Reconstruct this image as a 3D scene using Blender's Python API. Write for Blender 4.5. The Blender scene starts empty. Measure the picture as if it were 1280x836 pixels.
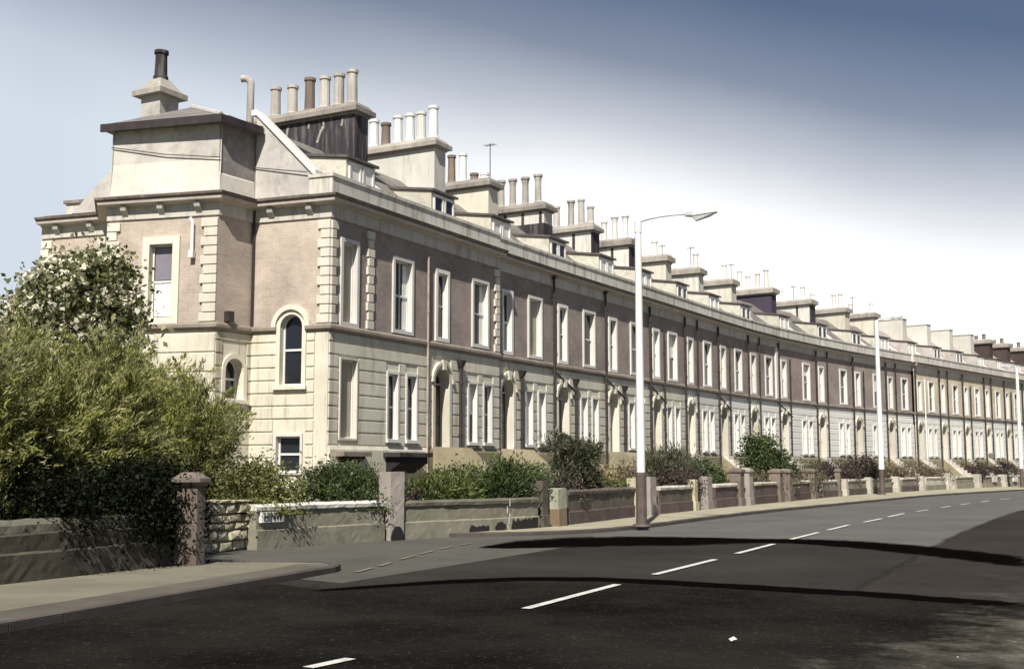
import bpy, math, random
import numpy as np
from mathutils import Matrix, Vector
from mathutils.noise import noise_vector
random.seed(7)
SC = bpy.context.scene
COL = SC.collection
R = math.radians

# ------------------------------------------------------------------ camera model (metres, camera at 0,0,EYE looking along +Y)
F, CX, CY, PITCH, EYE = 1465.0, 640.0, 418.0, R(6.43), 1.7
def G(u, v, z=0.0):
    """point where the photograph's pixel (u,v) meets the level z"""
    x, y = (u-CX)/F, (CY-v)/F
    d = (x, math.cos(PITCH)-y*math.sin(PITCH), math.sin(PITCH)+y*math.cos(PITCH))
    t = (z-EYE)/d[2]
    return (d[0]*t, d[1]*t)
def at_depth(u, Y):
    return ((u-CX)/F*Y, Y)
def proj_u(X, Y, Z):
    z = Z-EYE
    return CX + F*X/(Y*math.cos(PITCH)+z*math.sin(PITCH))

# ------------------------------------------------------------------ materials
def new_mat(name):
    m = bpy.data.materials.new(name); m.use_nodes = True
    nt = m.node_tree; b = nt.nodes['Principled BSDF']
    return m, nt, b
def N(nt, t, **kw):
    n = nt.nodes.new(t)
    for k, v in kw.items(): setattr(n, k, v)
    return n
def ramp(nt, fac, stops):
    r = N(nt, 'ShaderNodeValToRGB'); e = r.color_ramp.elements
    while len(e) < len(stops): e.new(0.5)
    for i, (p, c) in enumerate(stops):
        e[i].position = p; e[i].color = (*c, 1) if len(c) == 3 else c
    nt.links.new(fac, r.inputs['Fac']); return r.outputs['Color']
def coords(nt, scale=(1,1,1), kind='Object'):
    tc = N(nt, 'ShaderNodeTexCoord'); mp = N(nt, 'ShaderNodeMapping'); mp.inputs['Scale'].default_value = scale
    nt.links.new(tc.outputs[kind], mp.inputs['Vector'])
    oi = N(nt, 'ShaderNodeObjectInfo'); mu = N(nt, 'ShaderNodeMath', operation='MULTIPLY'); mu.inputs[1].default_value = 53.0
    nt.links.new(oi.outputs['Random'], mu.inputs[0])
    va = N(nt, 'ShaderNodeVectorMath', operation='ADD'); nt.links.new(mp.outputs['Vector'], va.inputs[0]); nt.links.new(mu.outputs[0], va.inputs[1])
    return va.outputs[0]
def noise(nt, vec, scale, detail=6, rough=.6):
    n = N(nt, 'ShaderNodeTexNoise'); n.inputs['Scale'].default_value = scale
    n.inputs['Detail'].default_value = detail; n.inputs['Roughness'].default_value = rough
    nt.links.new(vec, n.inputs['Vector']); return n.outputs['Fac']
def mixc(nt, fac, a, b, mode='MIX'):
    m = N(nt, 'ShaderNodeMix', data_type='RGBA', blend_type=mode)
    for sock, val in ((m.inputs[0], fac), (m.inputs[6], a), (m.inputs[7], b)):
        if hasattr(val, 'node'): nt.links.new(val, sock)
        else: sock.default_value = val if not isinstance(val, tuple) else (*val, 1)
    return m.outputs[2]
def bump(nt, b, h, strength=.4, dist=.02):
    n = N(nt, 'ShaderNodeBump'); n.inputs['Strength'].default_value = strength; n.inputs['Distance'].default_value = dist
    nt.links.new(h, n.inputs['Height']); nt.links.new(n.outputs['Normal'], b.inputs['Normal'])

def rendered(name, c1, c2, stain, rough=.85, st=.55, kind='Object', streak=True, scale=1.0):
    """weathered render / stone / paint: blotches, streaks and fine grain"""
    m, nt, b = new_mat(name)
    v = coords(nt, (1,1,1), kind)
    col = ramp(nt, noise(nt, v, .9*scale, 8, .65), ((.32, c1), (.68, c2)))
    vs = coords(nt, (2.2,2.2,.22) if streak else (1.3,1.3,1.3), kind)
    f = ramp(nt, noise(nt, vs, 1.6*scale, 8, .7), ((.50, (0,0,0)), (.74, (st,st,st))))
    col = mixc(nt, f, col, stain)
    g = noise(nt, v, 38, 4, .7)
    col = mixc(nt, .35, col, ramp(nt, g, ((.3, (.45,.45,.45)), (.7, (1,1,1)))), 'MULTIPLY')
    oi = N(nt, 'ShaderNodeObjectInfo')
    col = mixc(nt, 1.0, col, ramp(nt, oi.outputs['Random'], ((0, (.86,.85,.83)), (.5, (1,1,1)), (1, (1.06,1.05,1.03)))), 'MULTIPLY')
    nt.links.new(col, b.inputs['Base Color'])
    b.inputs['Roughness'].default_value = rough; b.inputs['Specular IOR Level'].default_value = .25
    bump(nt, b, g, .35, .012)
    return m
def brickmat(name, c1, c2, mortar, mode='x'):
    m, nt, b = new_mat(name)
    tc = N(nt, 'ShaderNodeTexCoord'); sp = N(nt, 'ShaderNodeSeparateXYZ'); cb = N(nt, 'ShaderNodeCombineXYZ')
    nt.links.new(tc.outputs['Object'], sp.inputs[0])
    ad = N(nt, 'ShaderNodeMath', operation='ADD')
    nt.links.new(sp.outputs['X'], ad.inputs[0]); nt.links.new(sp.outputs['Y'], ad.inputs[1])
    nt.links.new(ad.outputs[0], cb.inputs['X']); nt.links.new(sp.outputs['Z'], cb.inputs['Y'])
    br = N(nt, 'ShaderNodeTexBrick'); nt.links.new(cb.outputs[0], br.inputs['Vector'])
    br.inputs['Scale'].default_value = 1; br.inputs['Brick Width'].default_value = .23; br.inputs['Row Height'].default_value = .076
    br.inputs['Mortar Size'].default_value = .009; br.inputs['Mortar Smooth'].default_value = .2; br.inputs['Bias'].default_value = -.1
    br.inputs['Color1'].default_value = (*c1,1); br.inputs['Color2'].default_value = (*c2,1); br.inputs['Mortar'].default_value = (*mortar,1)
    v = coords(nt)
    big = ramp(nt, noise(nt, v, .7, 8, .7), ((.3, (.66,.64,.64)), (.7, (1.15,1.12,1.08))))
    col = mixc(nt, 1.0, br.outputs['Color'], big, 'MULTIPLY')
    sm = ramp(nt, noise(nt, v, 7, 5, .7), ((.55, (0,0,0)), (.75, (.55,.55,.55))))
    col = mixc(nt, sm, col, mortar)
    nt.links.new(col, b.inputs['Base Color']); b.inputs['Roughness'].default_value = .9; b.inputs['Specular IOR Level'].default_value = .2
    bump(nt, b, br.outputs['Fac'], -.3, .01)
    return m
def plain(name, c, rough=.6, var=.25, metal=0, scale=3):
    m, nt, b = new_mat(name)
    v = coords(nt)
    a = tuple(x*(1-var) for x in c); d = tuple(min(1, x*(1+var)) for x in c)
    nt.links.new(ramp(nt, noise(nt, v, scale, 7, .65), ((.3, a), (.7, d))), b.inputs['Base Color'])
    b.inputs['Roughness'].default_value = rough; b.inputs['Metallic'].default_value = metal
    return m
def leafmat(name, c1, c2, c3, trans=.25):
    m, nt, b = new_mat(name)
    geo = N(nt, 'ShaderNodeNewGeometry')
    col = ramp(nt, geo.outputs['Random Per Island'], ((.0, c1), (.55, c2), (1.0, c3)))
    big = ramp(nt, noise(nt, coords(nt), .9, 4, .6), ((.3, (.6,.6,.6)), (.7, (1.25,1.2,1.1))))
    col = mixc(nt, 1.0, col, big, 'MULTIPLY')
    nt.links.new(col, b.inputs['Base Color']); b.inputs['Roughness'].default_value = .5; b.inputs['Specular IOR Level'].default_value = .35
    tr = N(nt, 'ShaderNodeBsdfTranslucent'); nt.links.new(col, tr.inputs['Color'])
    mx = N(nt, 'ShaderNodeMixShader'); mx.inputs[0].default_value = trans
    nt.links.new(b.outputs[0], mx.inputs[1]); nt.links.new(tr.outputs[0], mx.inputs[2])
    nt.links.new(mx.outputs[0], nt.nodes['Material Output'].inputs['Surface'])
    return m
M = {}
M['stucco']   = rendered('cream_stucco', (.61,.57,.465), (.74,.71,.61), (.27,.235,.175), st=.85)
M['stucco_far'] = rendered('pale_cream_stucco', (.79,.775,.72), (.86,.85,.80), (.50,.46,.40), st=.3)  # far stucco lightened; overexposed glare put into the colour
M['plinth']   = rendered('plinth_render', (.27,.235,.155), (.38,.335,.235), (.20,.17,.11), st=.7)
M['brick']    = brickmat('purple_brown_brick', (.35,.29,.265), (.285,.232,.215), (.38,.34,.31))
M['brick_end']= brickmat('sunlit_end_brick', (.51,.435,.37), (.445,.375,.325), (.54,.485,.42))  # same brick as the front; direct sun put into its lighter colour
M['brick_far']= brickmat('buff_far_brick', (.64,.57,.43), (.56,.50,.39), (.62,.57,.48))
M['trim']     = rendered('old_white_paint', (.72,.70,.65), (.82,.80,.76), (.46,.42,.36), .6, .35)
M['quoin']    = rendered('quoin_stone', (.66,.62,.52), (.78,.74,.65), (.40,.36,.28), .8, .4)
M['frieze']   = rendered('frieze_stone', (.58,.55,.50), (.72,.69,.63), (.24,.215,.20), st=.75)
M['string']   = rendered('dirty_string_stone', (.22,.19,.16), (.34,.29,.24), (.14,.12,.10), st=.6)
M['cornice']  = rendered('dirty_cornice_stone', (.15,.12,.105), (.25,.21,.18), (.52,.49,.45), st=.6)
M['lip']      = rendered('pinkish_cornice_lip', (.52,.46,.43), (.66,.60,.56), (.28,.24,.22), st=.5)
M['attic_d']  = rendered('damp_dark_render', (.20,.18,.175), (.30,.27,.26), (.55,.53,.50), st=.5, streak=False, scale=1.6)  # eaves shade on the return face put into the colour, with paint flecks
M['attic_w']  = rendered('whitewashed_attic_foot', (.60,.57,.51), (.74,.71,.64), (.40,.37,.34), st=.4, streak=False)
M['cheek']    = rendered('mossy_dormer_cheek', (.55,.53,.45), (.70,.68,.60), (.28,.26,.17), st=.7, scale=1.5, streak=False)
M['ivy']      = None
M['parapet']  = rendered('parapet_render', (.60,.57,.50), (.77,.74,.67), (.22,.195,.16), st=.95)
M['attic']    = rendered('grey_attic_render', (.45,.425,.40), (.64,.61,.56), (.24,.22,.21), st=.75, streak=False)
M['sash']     = plain('sash_white_paint', (.74,.72,.68), .45, .1)
M['glass']    = None
M['blind']    = plain('pale_blind', (.72,.71,.66), .5, .08)
M['blind_g']  = plain('grey_blind', (.22,.20,.24), .4, .1)
M['panelfill']= rendered('blind_window_render', (.42,.38,.30), (.52,.47,.38), (.30,.26,.21), st=.5)
M['door']     = plain('dark_painted_door', (.05,.03,.025), .4, .3)
M['door_b']   = plain('blue_grey_door', (.10,.13,.15), .4, .3)
M['door_r']   = plain('brown_red_door', (.16,.05,.035), .4, .3)
M['door_w']   = plain('white_door', (.68,.67,.63), .4, .1)
M['pipe']     = plain('black_iron_pipe', (.035,.025,.025), .5, .4)
M['pipe_t']   = plain('tan_pipe', (.36,.30,.24), .6, .4)
M['pipe_w']   = plain('white_pipe', (.78,.77,.74), .5, .08)
M['lead']     = plain('dark_lead', (.10,.085,.08), .6, .3)
M['pot_pale'] = rendered('pale_clay_pot', (.42,.39,.355), (.60,.565,.52), (.16,.14,.13), st=.8)
M['pot_brown']= rendered('brown_clay_pot', (.20,.15,.12), (.28,.22,.18), (.08,.06,.05), st=.6)
M['pot_in']   = plain('sooty_pot_mouth', (.02,.018,.016), .9, .2)
M['stack_w']  = rendered('whitewashed_stack', (.64,.62,.56), (.80,.78,.72), (.30,.27,.23), st=.75)
M['stack_c']  = rendered('cream_stack', (.62,.59,.49), (.74,.71,.61), (.36,.32,.26), st=.5)
M['stack_f']  = rendered('pale_grey_stack', (.62,.60,.54), (.74,.72,.66), (.40,.37,.32), st=.4)
M['stack_b']  = rendered('sooty_brown_stack', (.06,.045,.04), (.10,.075,.065), (.03,.025,.025), st=.6)
M['pot_white']= rendered('whitewashed_pot', (.76,.75,.72), (.86,.85,.83), (.36,.34,.31), st=.45)
M['stack_d']  = rendered('tarred_stack', (.035,.03,.035), (.06,.05,.06), (.34,.32,.30), st=.8)
M['stack_p']  = rendered('plum_tarred_stack', (.07,.055,.085), (.10,.08,.12), (.05,.04,.05), st=.5)
M['cap']      = rendered('stack_cap_stone', (.32,.295,.26), (.48,.44,.39), (.18,.15,.14), st=.8)
M['cap_d']    = rendered('grimy_cap_stone', (.22,.20,.18), (.36,.33,.29), (.09,.08,.075), st=.8)
M['stone']    = rendered('wall_stone', (.215,.20,.155), (.33,.31,.24), (.12,.115,.08), st=.7, kind='Object', streak=False)
M['stone_l']  = rendered('mossy_dark_stone', (.055,.048,.038), (.115,.10,.078), (.03,.032,.022), st=.8, streak=False)
M['stone_m']  = rendered('mossy_coping', (.12,.11,.085), (.21,.195,.15), (.06,.06,.035), st=.7, streak=False)
M['stone_d']  = rendered('dark_wall_stone', (.10,.085,.07), (.17,.145,.115), (.05,.042,.038), st=.7, streak=False)
M['stone_r']  = rendered('reddish_wall_stone', (.095,.072,.066), (.155,.115,.105), (.05,.04,.04), st=.7, streak=False)
M['stone_p']  = rendered('pinkish_pier_stone', (.29,.26,.235), (.40,.36,.325), (.17,.15,.13), st=.5)
M['stone_b']  = rendered('brown_pier_stone', (.15,.12,.10), (.24,.20,.17), (.10,.075,.06), st=.6)
M['stone_w']  = rendered('pale_pier_stone', (.48,.45,.38), (.64,.60,.52), (.34,.28,.22), st=.5)
M['stone_g']  = rendered('greenish_pier_stone', (.34,.33,.26), (.46,.45,.36), (.2,.2,.13), st=.5)
M['rust']     = rendered('rusty_pier_foot', (.20,.15,.10), (.30,.235,.15), (.11,.075,.05), st=.6)
M['rubble']   = rendered('rubble_stone', (.44,.39,.27), (.62,.57,.42), (.30,.25,.15), st=.6, streak=False, scale=2)
M['mortar']   = rendered('rubble_mortar', (.26,.22,.15), (.34,.29,.2), (.18,.15,.1), streak=False)
M['white_cap']= rendered('whitewashed_coping', (.66,.63,.57), (.80,.77,.71), (.42,.37,.30), st=.5, streak=False)
M['soil']     = rendered('garden_soil', (.10,.075,.045), (.17,.14,.08), (.08,.10,.035), st=.8, streak=False)
M['hole']     = plain('black_drain', (.012,.01,.01), .9, .3)  # black for drain hole and wall stains; also shade put under ledges
M['post']     = plain('white_lamp_post', (.78,.77,.75), .45, .06)
M['post_b']   = plain('brown_post_base', (.10,.078,.066), .7, .3)
M['metal']    = plain('grey_lantern_metal', (.42,.42,.42), .4, .15)
M['lens']     = plain('lantern_lens', (.6,.62,.62), .25, .08)
M['bark']     = plain('bark', (.12,.09,.065), .9, .4, scale=9)
M['signw']    = plain('white_sign_plate', (.78,.77,.75), .4, .05)
M['ink']      = plain('black_lettering', (.02,.018,.02), .5, .1)
M['paint']    = rendered('worn_road_paint', (.62,.60,.55), (.74,.72,.67), (.22,.21,.20), .7, .8, streak=False, scale=3)
M['tar']      = plain('fresh_tar', (.0035,.0025,.0025), 1.0, .35)  # near-black bands across the road
M['tar'].node_tree.nodes['Principled BSDF'].inputs['Specular IOR Level'].default_value = .0
M['litter']   = plain('white_paper', (.55,.55,.53), .8, .1)

def glass():
    m, nt, b = new_mat('window_glass')
    b.inputs['Base Color'].default_value = (.018,.02,.026,1); b.inputs['Roughness'].default_value = .06
    b.inputs['Specular IOR Level'].default_value = .5
    bump(nt, b, noise(nt, coords(nt), 1.3, 2, .5), .12, .05)
    return m
M['glass'] = glass()
def slate():
    m, nt, b = new_mat('roof_slate')
    tc = N(nt, 'ShaderNodeTexCoord'); sp = N(nt, 'ShaderNodeSeparateXYZ'); cb = N(nt, 'ShaderNodeCombineXYZ')
    nt.links.new(tc.outputs['Object'], sp.inputs[0])
    nt.links.new(sp.outputs['X'], cb.inputs['X']); nt.links.new(sp.outputs['Z'], cb.inputs['Y'])
    br = N(nt, 'ShaderNodeTexBrick'); nt.links.new(cb.outputs[0], br.inputs['Vector'])
    for k, v in (('Scale',1),('Brick Width',.3),('Row Height',.16),('Mortar Size',.008)): br.inputs[k].default_value = v
    br.inputs['Color1'].default_value = (.21,.19,.18,1); br.inputs['Color2'].default_value = (.14,.125,.125,1); br.inputs['Mortar'].default_value = (.05,.045,.045,1)
    f = ramp(nt, noise(nt, tc.outputs['Object'], 1.6, 7, .7), ((.45,(0,0,0)),(.75,(.6,.6,.6))))
    col = mixc(nt, f, br.outputs['Color'], (.36,.34,.25))
    nt.links.new(col, b.inputs['Base Color']); b.inputs['Roughness'].default_value = .65
    bump(nt, b, br.outputs['Fac'], -.4, .02)
    return m
M['slate'] = slate()
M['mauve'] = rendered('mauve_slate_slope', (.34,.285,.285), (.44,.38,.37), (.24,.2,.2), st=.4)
def asphalt(name, c1, c2, speck, big=.35, scale=1.0, fleck=.70, spec=.2):
    m, nt, b = new_mat(name)
    v = coords(nt, (1,1,1))
    col = ramp(nt, noise(nt, v, big, 9, .68), ((.3, c1), (.7, c2)))
    fl = ramp(nt, noise(nt, v, 17*scale, 4, .85), ((fleck-.04, (0,0,0)), (fleck+.06, (.7,.7,.7))))
    col = mixc(nt, fl, col, speck)
    g = noise(nt, v, 90*scale, 3, .7)
    col = mixc(nt, .5, col, ramp(nt, g, ((.3, (.4,.4,.4)), (.7, (1.2,1.2,1.2)))), 'MULTIPLY')
    nt.links.new(col, b.inputs['Base Color']); b.inputs['Roughness'].default_value = .95; b.inputs['Specular IOR Level'].default_value = spec
    bump(nt, b, g, .5, .01)
    return m
M['road']  = asphalt('worn_asphalt', (.095,.091,.083), (.145,.14,.128), (.28,.27,.25), fleck=.60, spec=.15)
M['road_m']= asphalt('mid_asphalt', (.026,.024,.0215), (.048,.045,.039), (.11,.10,.09), fleck=.62, spec=.05)  # middle step of the road's vignette darkening, put into the colour
M['road_n']= asphalt('newer_dark_asphalt', (.006,.0057,.005), (.028,.026,.0225), (.11,.10,.088), fleck=.63, spec=.0)  # foreground vignette darkness put into the asphalt colour
M['road_s']= asphalt('resurfaced_strip', (.028,.024,.021), (.050,.044,.039), (.10,.09,.08), fleck=.74, spec=.03)
M['lane']  = asphalt('lane_asphalt', (.075,.071,.060), (.12,.115,.098), (.22,.21,.19), fleck=.62)
def verge():
    m = asphalt('gravel_verge', (.05,.045,.036), (.21,.19,.15), (.40,.38,.33), big=.9, scale=.6, fleck=.60, spec=.1)
    nt = m.node_tree; b = nt.nodes['Principled BSDF']
    at = N(nt, 'ShaderNodeAttribute'); at.attribute_name = 'edge'
    n1 = noise(nt, coords(nt), 1.1, 8, .72)
    ad = N(nt, 'ShaderNodeMath', operation='ADD'); nt.links.new(at.outputs['Fac'], ad.inputs[0]); nt.links.new(n1, ad.inputs[1])
    nt.links.new(ramp(nt, ad.outputs[0], ((.62,(0,0,0)),(1.12,(1,1,1)))), b.inputs['Alpha'])
    return m
M['verge'] = verge()
M['stones'] = plain('loose_stone', (.38,.36,.31), .9, .4)
M['pave']  = asphalt('pavement_asphalt', (.30,.275,.19), (.45,.42,.31), (.52,.5,.42), big=.6)
M['pave_l']= asphalt('near_pavement', (.17,.155,.115), (.25,.23,.175), (.33,.31,.25), big=.9)
M['pave_k']= asphalt('pavement_edge_strip', (.095,.085,.068), (.15,.135,.11), (.2,.18,.16), big=.9)
M['kerb']  = rendered('kerb_stone', (.26,.235,.20), (.36,.33,.29), (.12,.10,.09), streak=False)
M['kerb_d']= rendered('dark_kerb_stone', (.07,.06,.055), (.12,.10,.09), (.05,.04,.04), streak=False)
M['earth'] = rendered('rough_ground', (.12,.12,.07), (.19,.18,.11), (.09,.08,.05), streak=False, scale=.2)
M['leaf_f'] = leafmat('tamarisk_green', (.10,.13,.035), (.33,.36,.115), (.60,.60,.25), .45)
M['ivy'] = leafmat('deep_shade_evergreen', (.003,.005,.002), (.008,.012,.005), (.022,.027,.012), .05)  # near-black leaf colour holds the shade under the feathery bushes
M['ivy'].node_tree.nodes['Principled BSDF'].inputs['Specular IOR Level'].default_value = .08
M['leaf_d'] = leafmat('dark_green_leaf', (.026,.045,.017), (.065,.095,.034), (.15,.18,.07))
M['leaf_y'] = leafmat('yellow_green_leaf', (.08,.095,.028), (.17,.18,.06), (.30,.29,.11), .35)
M['leaf_t'] = leafmat('tree_leaf', (.05,.068,.024), (.16,.18,.075), (.42,.43,.23), .4)
M['bloom']  = leafmat('white_blossom', (.55,.52,.38), (.70,.68,.56), (.80,.78,.70), .2)
M['leaf_tip'] = leafmat('pale_plume_tip', (.26,.28,.10), (.42,.43,.19), (.66,.63,.36), .45)
M['leaf_h'] = leafmat('fresh_green_leaf', (.04,.062,.02), (.10,.135,.042), (.22,.25,.09), .3)
M['leaf_g'] = leafmat('grey_green_leaf', (.05,.06,.04), (.10,.115,.07), (.18,.18,.11))
M['leaf_p'] = leafmat('plum_leaf', (.035,.026,.024), (.07,.052,.048), (.14,.115,.10))
M['leaf_m'] = leafmat('mauve_hedge_leaf', (.095,.08,.05), (.165,.14,.095), (.27,.235,.17))
M['leaf_o'] = leafmat('dry_grass', (.22,.17,.085), (.33,.27,.15), (.46,.40,.27))

# ------------------------------------------------------------------ mesh builder
class MB:
    def __init__(s, T=None): s.v = []; s.f = []; s.mi = []; s.T = T; s.m = 0
    def add(s, pts):
        b = len(s.v)
        for p in pts:
            q = s.T @ Vector(p) if s.T is not None else Vector(p)
            s.v.append(q[:])
        return b
    def poly(s, pts):
        b = s.add(pts); s.f.append(tuple(range(b, b+len(pts)))); s.mi.append(s.m)
    def faces(s, pts, fs):
        b = s.add(pts)
        for f in fs: s.f.append(tuple(b+i for i in f)); s.mi.append(s.m)
    def box(s, x0, x1, y0, y1, z0, z1):
        p = [(x0,y0,z0),(x1,y0,z0),(x1,y1,z0),(x0,y1,z0),(x0,y0,z1),(x1,y0,z1),(x1,y1,z1),(x0,y1,z1)]
        s.faces(p, [(0,3,2,1),(4,5,6,7),(0,1,5,4),(1,2,6,5),(2,3,7,6),(3,0,4,7)])
    def frustum(s, x0, x1, y0, y1, z0, z1, ix, iy):
        p = [(x0,y0,z0),(x1,y0,z0),(x1,y1,z0),(x0,y1,z0),(x0+ix,y0+iy,z1),(x1-ix,y0+iy,z1),(x1-ix,y1-iy,z1),(x0+ix,y1-iy,z1)]
        s.faces(p, [(0,3,2,1),(4,5,6,7),(0,1,5,4),(1,2,6,5),(2,3,7,6),(3,0,4,7)])
    def prism_x(s, prof, x0, x1):            # prof in (y,z)
        n = len(prof)
        p = [(x0,y,z) for y, z in prof] + [(x1,y,z) for y, z in prof]
        s.faces(p, [tuple(range(n))[::-1], tuple(range(n, 2*n))] + [(i,(i+1)%n,n+(i+1)%n,n+i) for i in range(n)])
    def prism_y(s, prof, y0, y1):            # prof in (x,z)
        n = len(prof)
        p = [(x,y0,z) for x, z in prof] + [(x,y1,z) for x, z in prof]
        s.faces(p, [tuple(range(n)), tuple(range(n, 2*n))[::-1]] + [(i,n+i,n+(i+1)%n,(i+1)%n) for i in range(n)])
    def ring(s, outer, inner, y0, y1):       # outlines in (x,z), solid ring between them
        n = len(outer)
        p = [(x,y0,z) for x, z in outer]+[(x,y0,z) for x, z in inner]+[(x,y1,z) for x, z in outer]+[(x,y1,z) for x, z in inner]
        fs = []
        for i in range(n):
            j = (i+1) % n
            fs += [(i,j,n+j,n+i), (2*n+j,2*n+i,3*n+i,3*n+j), (n+i,n+j,3*n+j,3*n+i), (j,i,2*n+i,2*n+j)]
        s.faces(p, fs)
    def tube(s, pts, r, n=8, cap=True):
        pts = [Vector(p) for p in pts]; rs = r if isinstance(r, (list, tuple)) else [r]*len(pts)
        rings = []
        for i, p in enumerate(pts):
            t = (pts[min(i+1,len(pts)-1)]-pts[max(i-1,0)]).normalized()
            a = Vector((1,0,0)) if abs(t.x) < .8 else Vector((0,1,0))
            e1 = t.cross(a).normalized(); e2 = t.cross(e1)
            rings.append(s.add([p+(e1*math.cos(2*math.pi*k/n)+e2*math.sin(2*math.pi*k/n))*rs[i] for k in range(n)]))
        for a, b in zip(rings, rings[1:]):
            for k in range(n):
                s.f.append((a+k, b+k, b+(k+1)%n, a+(k+1)%n)); s.mi.append(s.m)
        if cap:
            s.f.append(tuple(rings[0]+k for k in range(n))); s.mi.append(s.m)
            s.f.append(tuple(rings[-1]+k for k in reversed(range(n)))); s.mi.append(s.m)
    def sweep(s, path, prof, closed_ends=True):
        """profile (outward, z) swept along a plan polyline; outward = right of the walking direction"""
        P = [Vector((p[0],p[1])) for p in path]; n = len(prof); rows = []
        for i, p in enumerate(P):
            d0 = (P[i]-P[i-1]).normalized() if i > 0 else None
            d1 = (P[i+1]-P[i]).normalized() if i < len(P)-1 else None
            n0 = Vector((d0.y,-d0.x)) if d0 else None; n1 = Vector((d1.y,-d1.x)) if d1 else None
            if n0 is None: m = n1
            elif n1 is None: m = n0
            else:
                m = (n0+n1); m = m/ max(.25, m.dot(n0))
            rows.append(s.add([(p.x+m.x*o, p.y+m.y*o, z) for o, z in prof]))
        for a, b in zip(rows, rows[1:]):
            for k in range(n):
                s.f.append((a+k, b+k, b+(k+1)%n, a+(k+1)%n)); s.mi.append(s.m)
        if closed_ends:
            s.f.append(tuple(rows[0]+k for k in range(n))); s.mi.append(s.m)
            s.f.append(tuple(rows[-1]+k for k in reversed(range(n)))); s.mi.append(s.m)
    def build(s, name, mats, parent=None, smooth=False, bevel=0, rough=0):
        me = bpy.data.meshes.new(name)
        me.from_pydata([tuple(v) for v in s.v], [], s.f)
        mats = mats if isinstance(mats, (list, tuple)) else [mats]
        for m in mats: me.materials.append(m)
        if len(mats) > 1: me.polygons.foreach_set('material_index', s.mi)
        if smooth: me.polygons.foreach_set('use_smooth', [True]*len(me.polygons))
        me.update()
        import bmesh
        bm = bmesh.new(); bm.from_mesh(me); bmesh.ops.recalc_face_normals(bm, faces=bm.faces)
        if rough:                                        # worn, uneven masonry: cut the long edges and push the points about
            bmesh.ops.remove_doubles(bm, verts=bm.verts, dist=.0005)
            for _ in range(6):
                es = [e for e in bm.edges if e.calc_length() > .17]
                if not es or len(bm.verts) > 14000: break
                bmesh.ops.subdivide_edges(bm, edges=es, cuts=1, use_grid_fill=True)
            bmesh.ops.triangulate(bm, faces=[f for f in bm.faces if len(f.verts) > 4])
            off = Vector((random.random()*50, 0, 0))
            for v_ in bm.verts:
                v_.co += noise_vector(v_.co*3.1+off)*rough*.7 + noise_vector(v_.co*11+off)*rough*.6
        bm.to_mesh(me); bm.free()
        o = bpy.data.objects.new(name, me); COL.objects.link(o)
        if parent: o.parent = parent
        if bevel:
            b = o.modifiers.new('bevel', 'BEVEL'); b.width = bevel; b.segments = 2; b.limit_method = 'ANGLE'
        return o
def tag(o, label=None, cat=None, group=None, kind=None):
    for k, v in (('label',label),('category',cat),('group',group),('kind',kind)):
        if v: o[k] = v
    return o
def empty(name, loc, rz=0):
    o = bpy.data.objects.new(name, None); COL.objects.link(o); o.empty_display_size = .3
    o.location = loc; o.rotation_euler = (0,0,rz); return o

# ------------------------------------------------------------------ terrace plan
C = (-5.15, 32.8)
LW = [(-3.41,36.08),(-1.12,40.35),(1.05,44.32),(3.38,48.44),(5.75,52.52),(7.93,56.29),(10.29,60.39),(12.67,64.46),(15.22,68.48),
      (18.60,73.23),(22.19,77.77),(25.71,81.93),(28.89,85.59),(31.92,89.08),(35.14,92.80),(38.32,96.45),(41.54,100.14),(44.64,103.69)]
HD = [28.0,28.3,29.1,29.9,30.2,29.9,29.9,31.0,33.7,37.1,39.6,40.8,41.0,41.0,41.0,41.0,41.1,41.1]
for _ in range(2):
    h = R(41.1); LW.append((LW[-1][0]+4.75*math.sin(h), LW[-1][1]+4.75*math.cos(h))); HD.append(41.1)
Q = [C] + [(x+1.35*math.sin(R(h)), y+1.35*math.cos(R(h))) for (x,y), h in zip(LW, HD)]

Z_GF, Z_ST, Z_BR0, Z_BR1, Z_PAR = 2.3, 5.50, 5.72, 8.76, 10.03

def outline(x0, x1, z0, z1, arch, off=0.0, n=10):
    """window outline (x,z), counter-clockwise; off grows it"""
    x0 -= off; x1 += off; z0 -= off
    if not arch:
        z1 += off
        return [(x0,z0),(x1,z0),(x1,z1),(x0,z1)]
    r = (x1-x0)/2; cx = (x0+x1)/2; zs = z1-((x1-x0)/2-off)
    return [(x0,z0),(x1,z0)] + [(cx+r*math.cos(math.pi*k/n), zs+r*math.sin(math.pi*k/n)) for k in range(n+1)]
def wall_panel(mb, L, z0, z1, holes, y=0.0, x_start=0.0):
    xs = sorted({x_start, L} | {h[0] for h in holes} | {h[1] for h in holes}); zs = sorted({z0, z1} | {h[2] for h in holes} | {h[3] for h in holes})
    xs = [x for x in xs if x_start <= x <= L]; zs = [z for z in zs if z0 <= z <= z1]
    for a, b in zip(xs, xs[1:]):
        for c, d in zip(zs, zs[1:]):
            mx, mz = (a+b)/2, (c+d)/2
            if any(h[0] < mx < h[1] and h[2] < mz < h[3] for h in holes): continue
            mb.poly([(a,y,c),(b,y,c),(b,y,d),(a,y,d)])
    for h in holes:
        if h[4] and z0 <= h[3] <= z1:
            o = outline(*h[:4], True)[2:]; cx = (h[0]+h[1])/2
            for p, q in zip(o, o[1:]): mb.poly([(p[0],y,p[1]),(q[0],y,q[1]),(q[0],y,h[3]),(p[0],y,h[3])][::-1])
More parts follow.
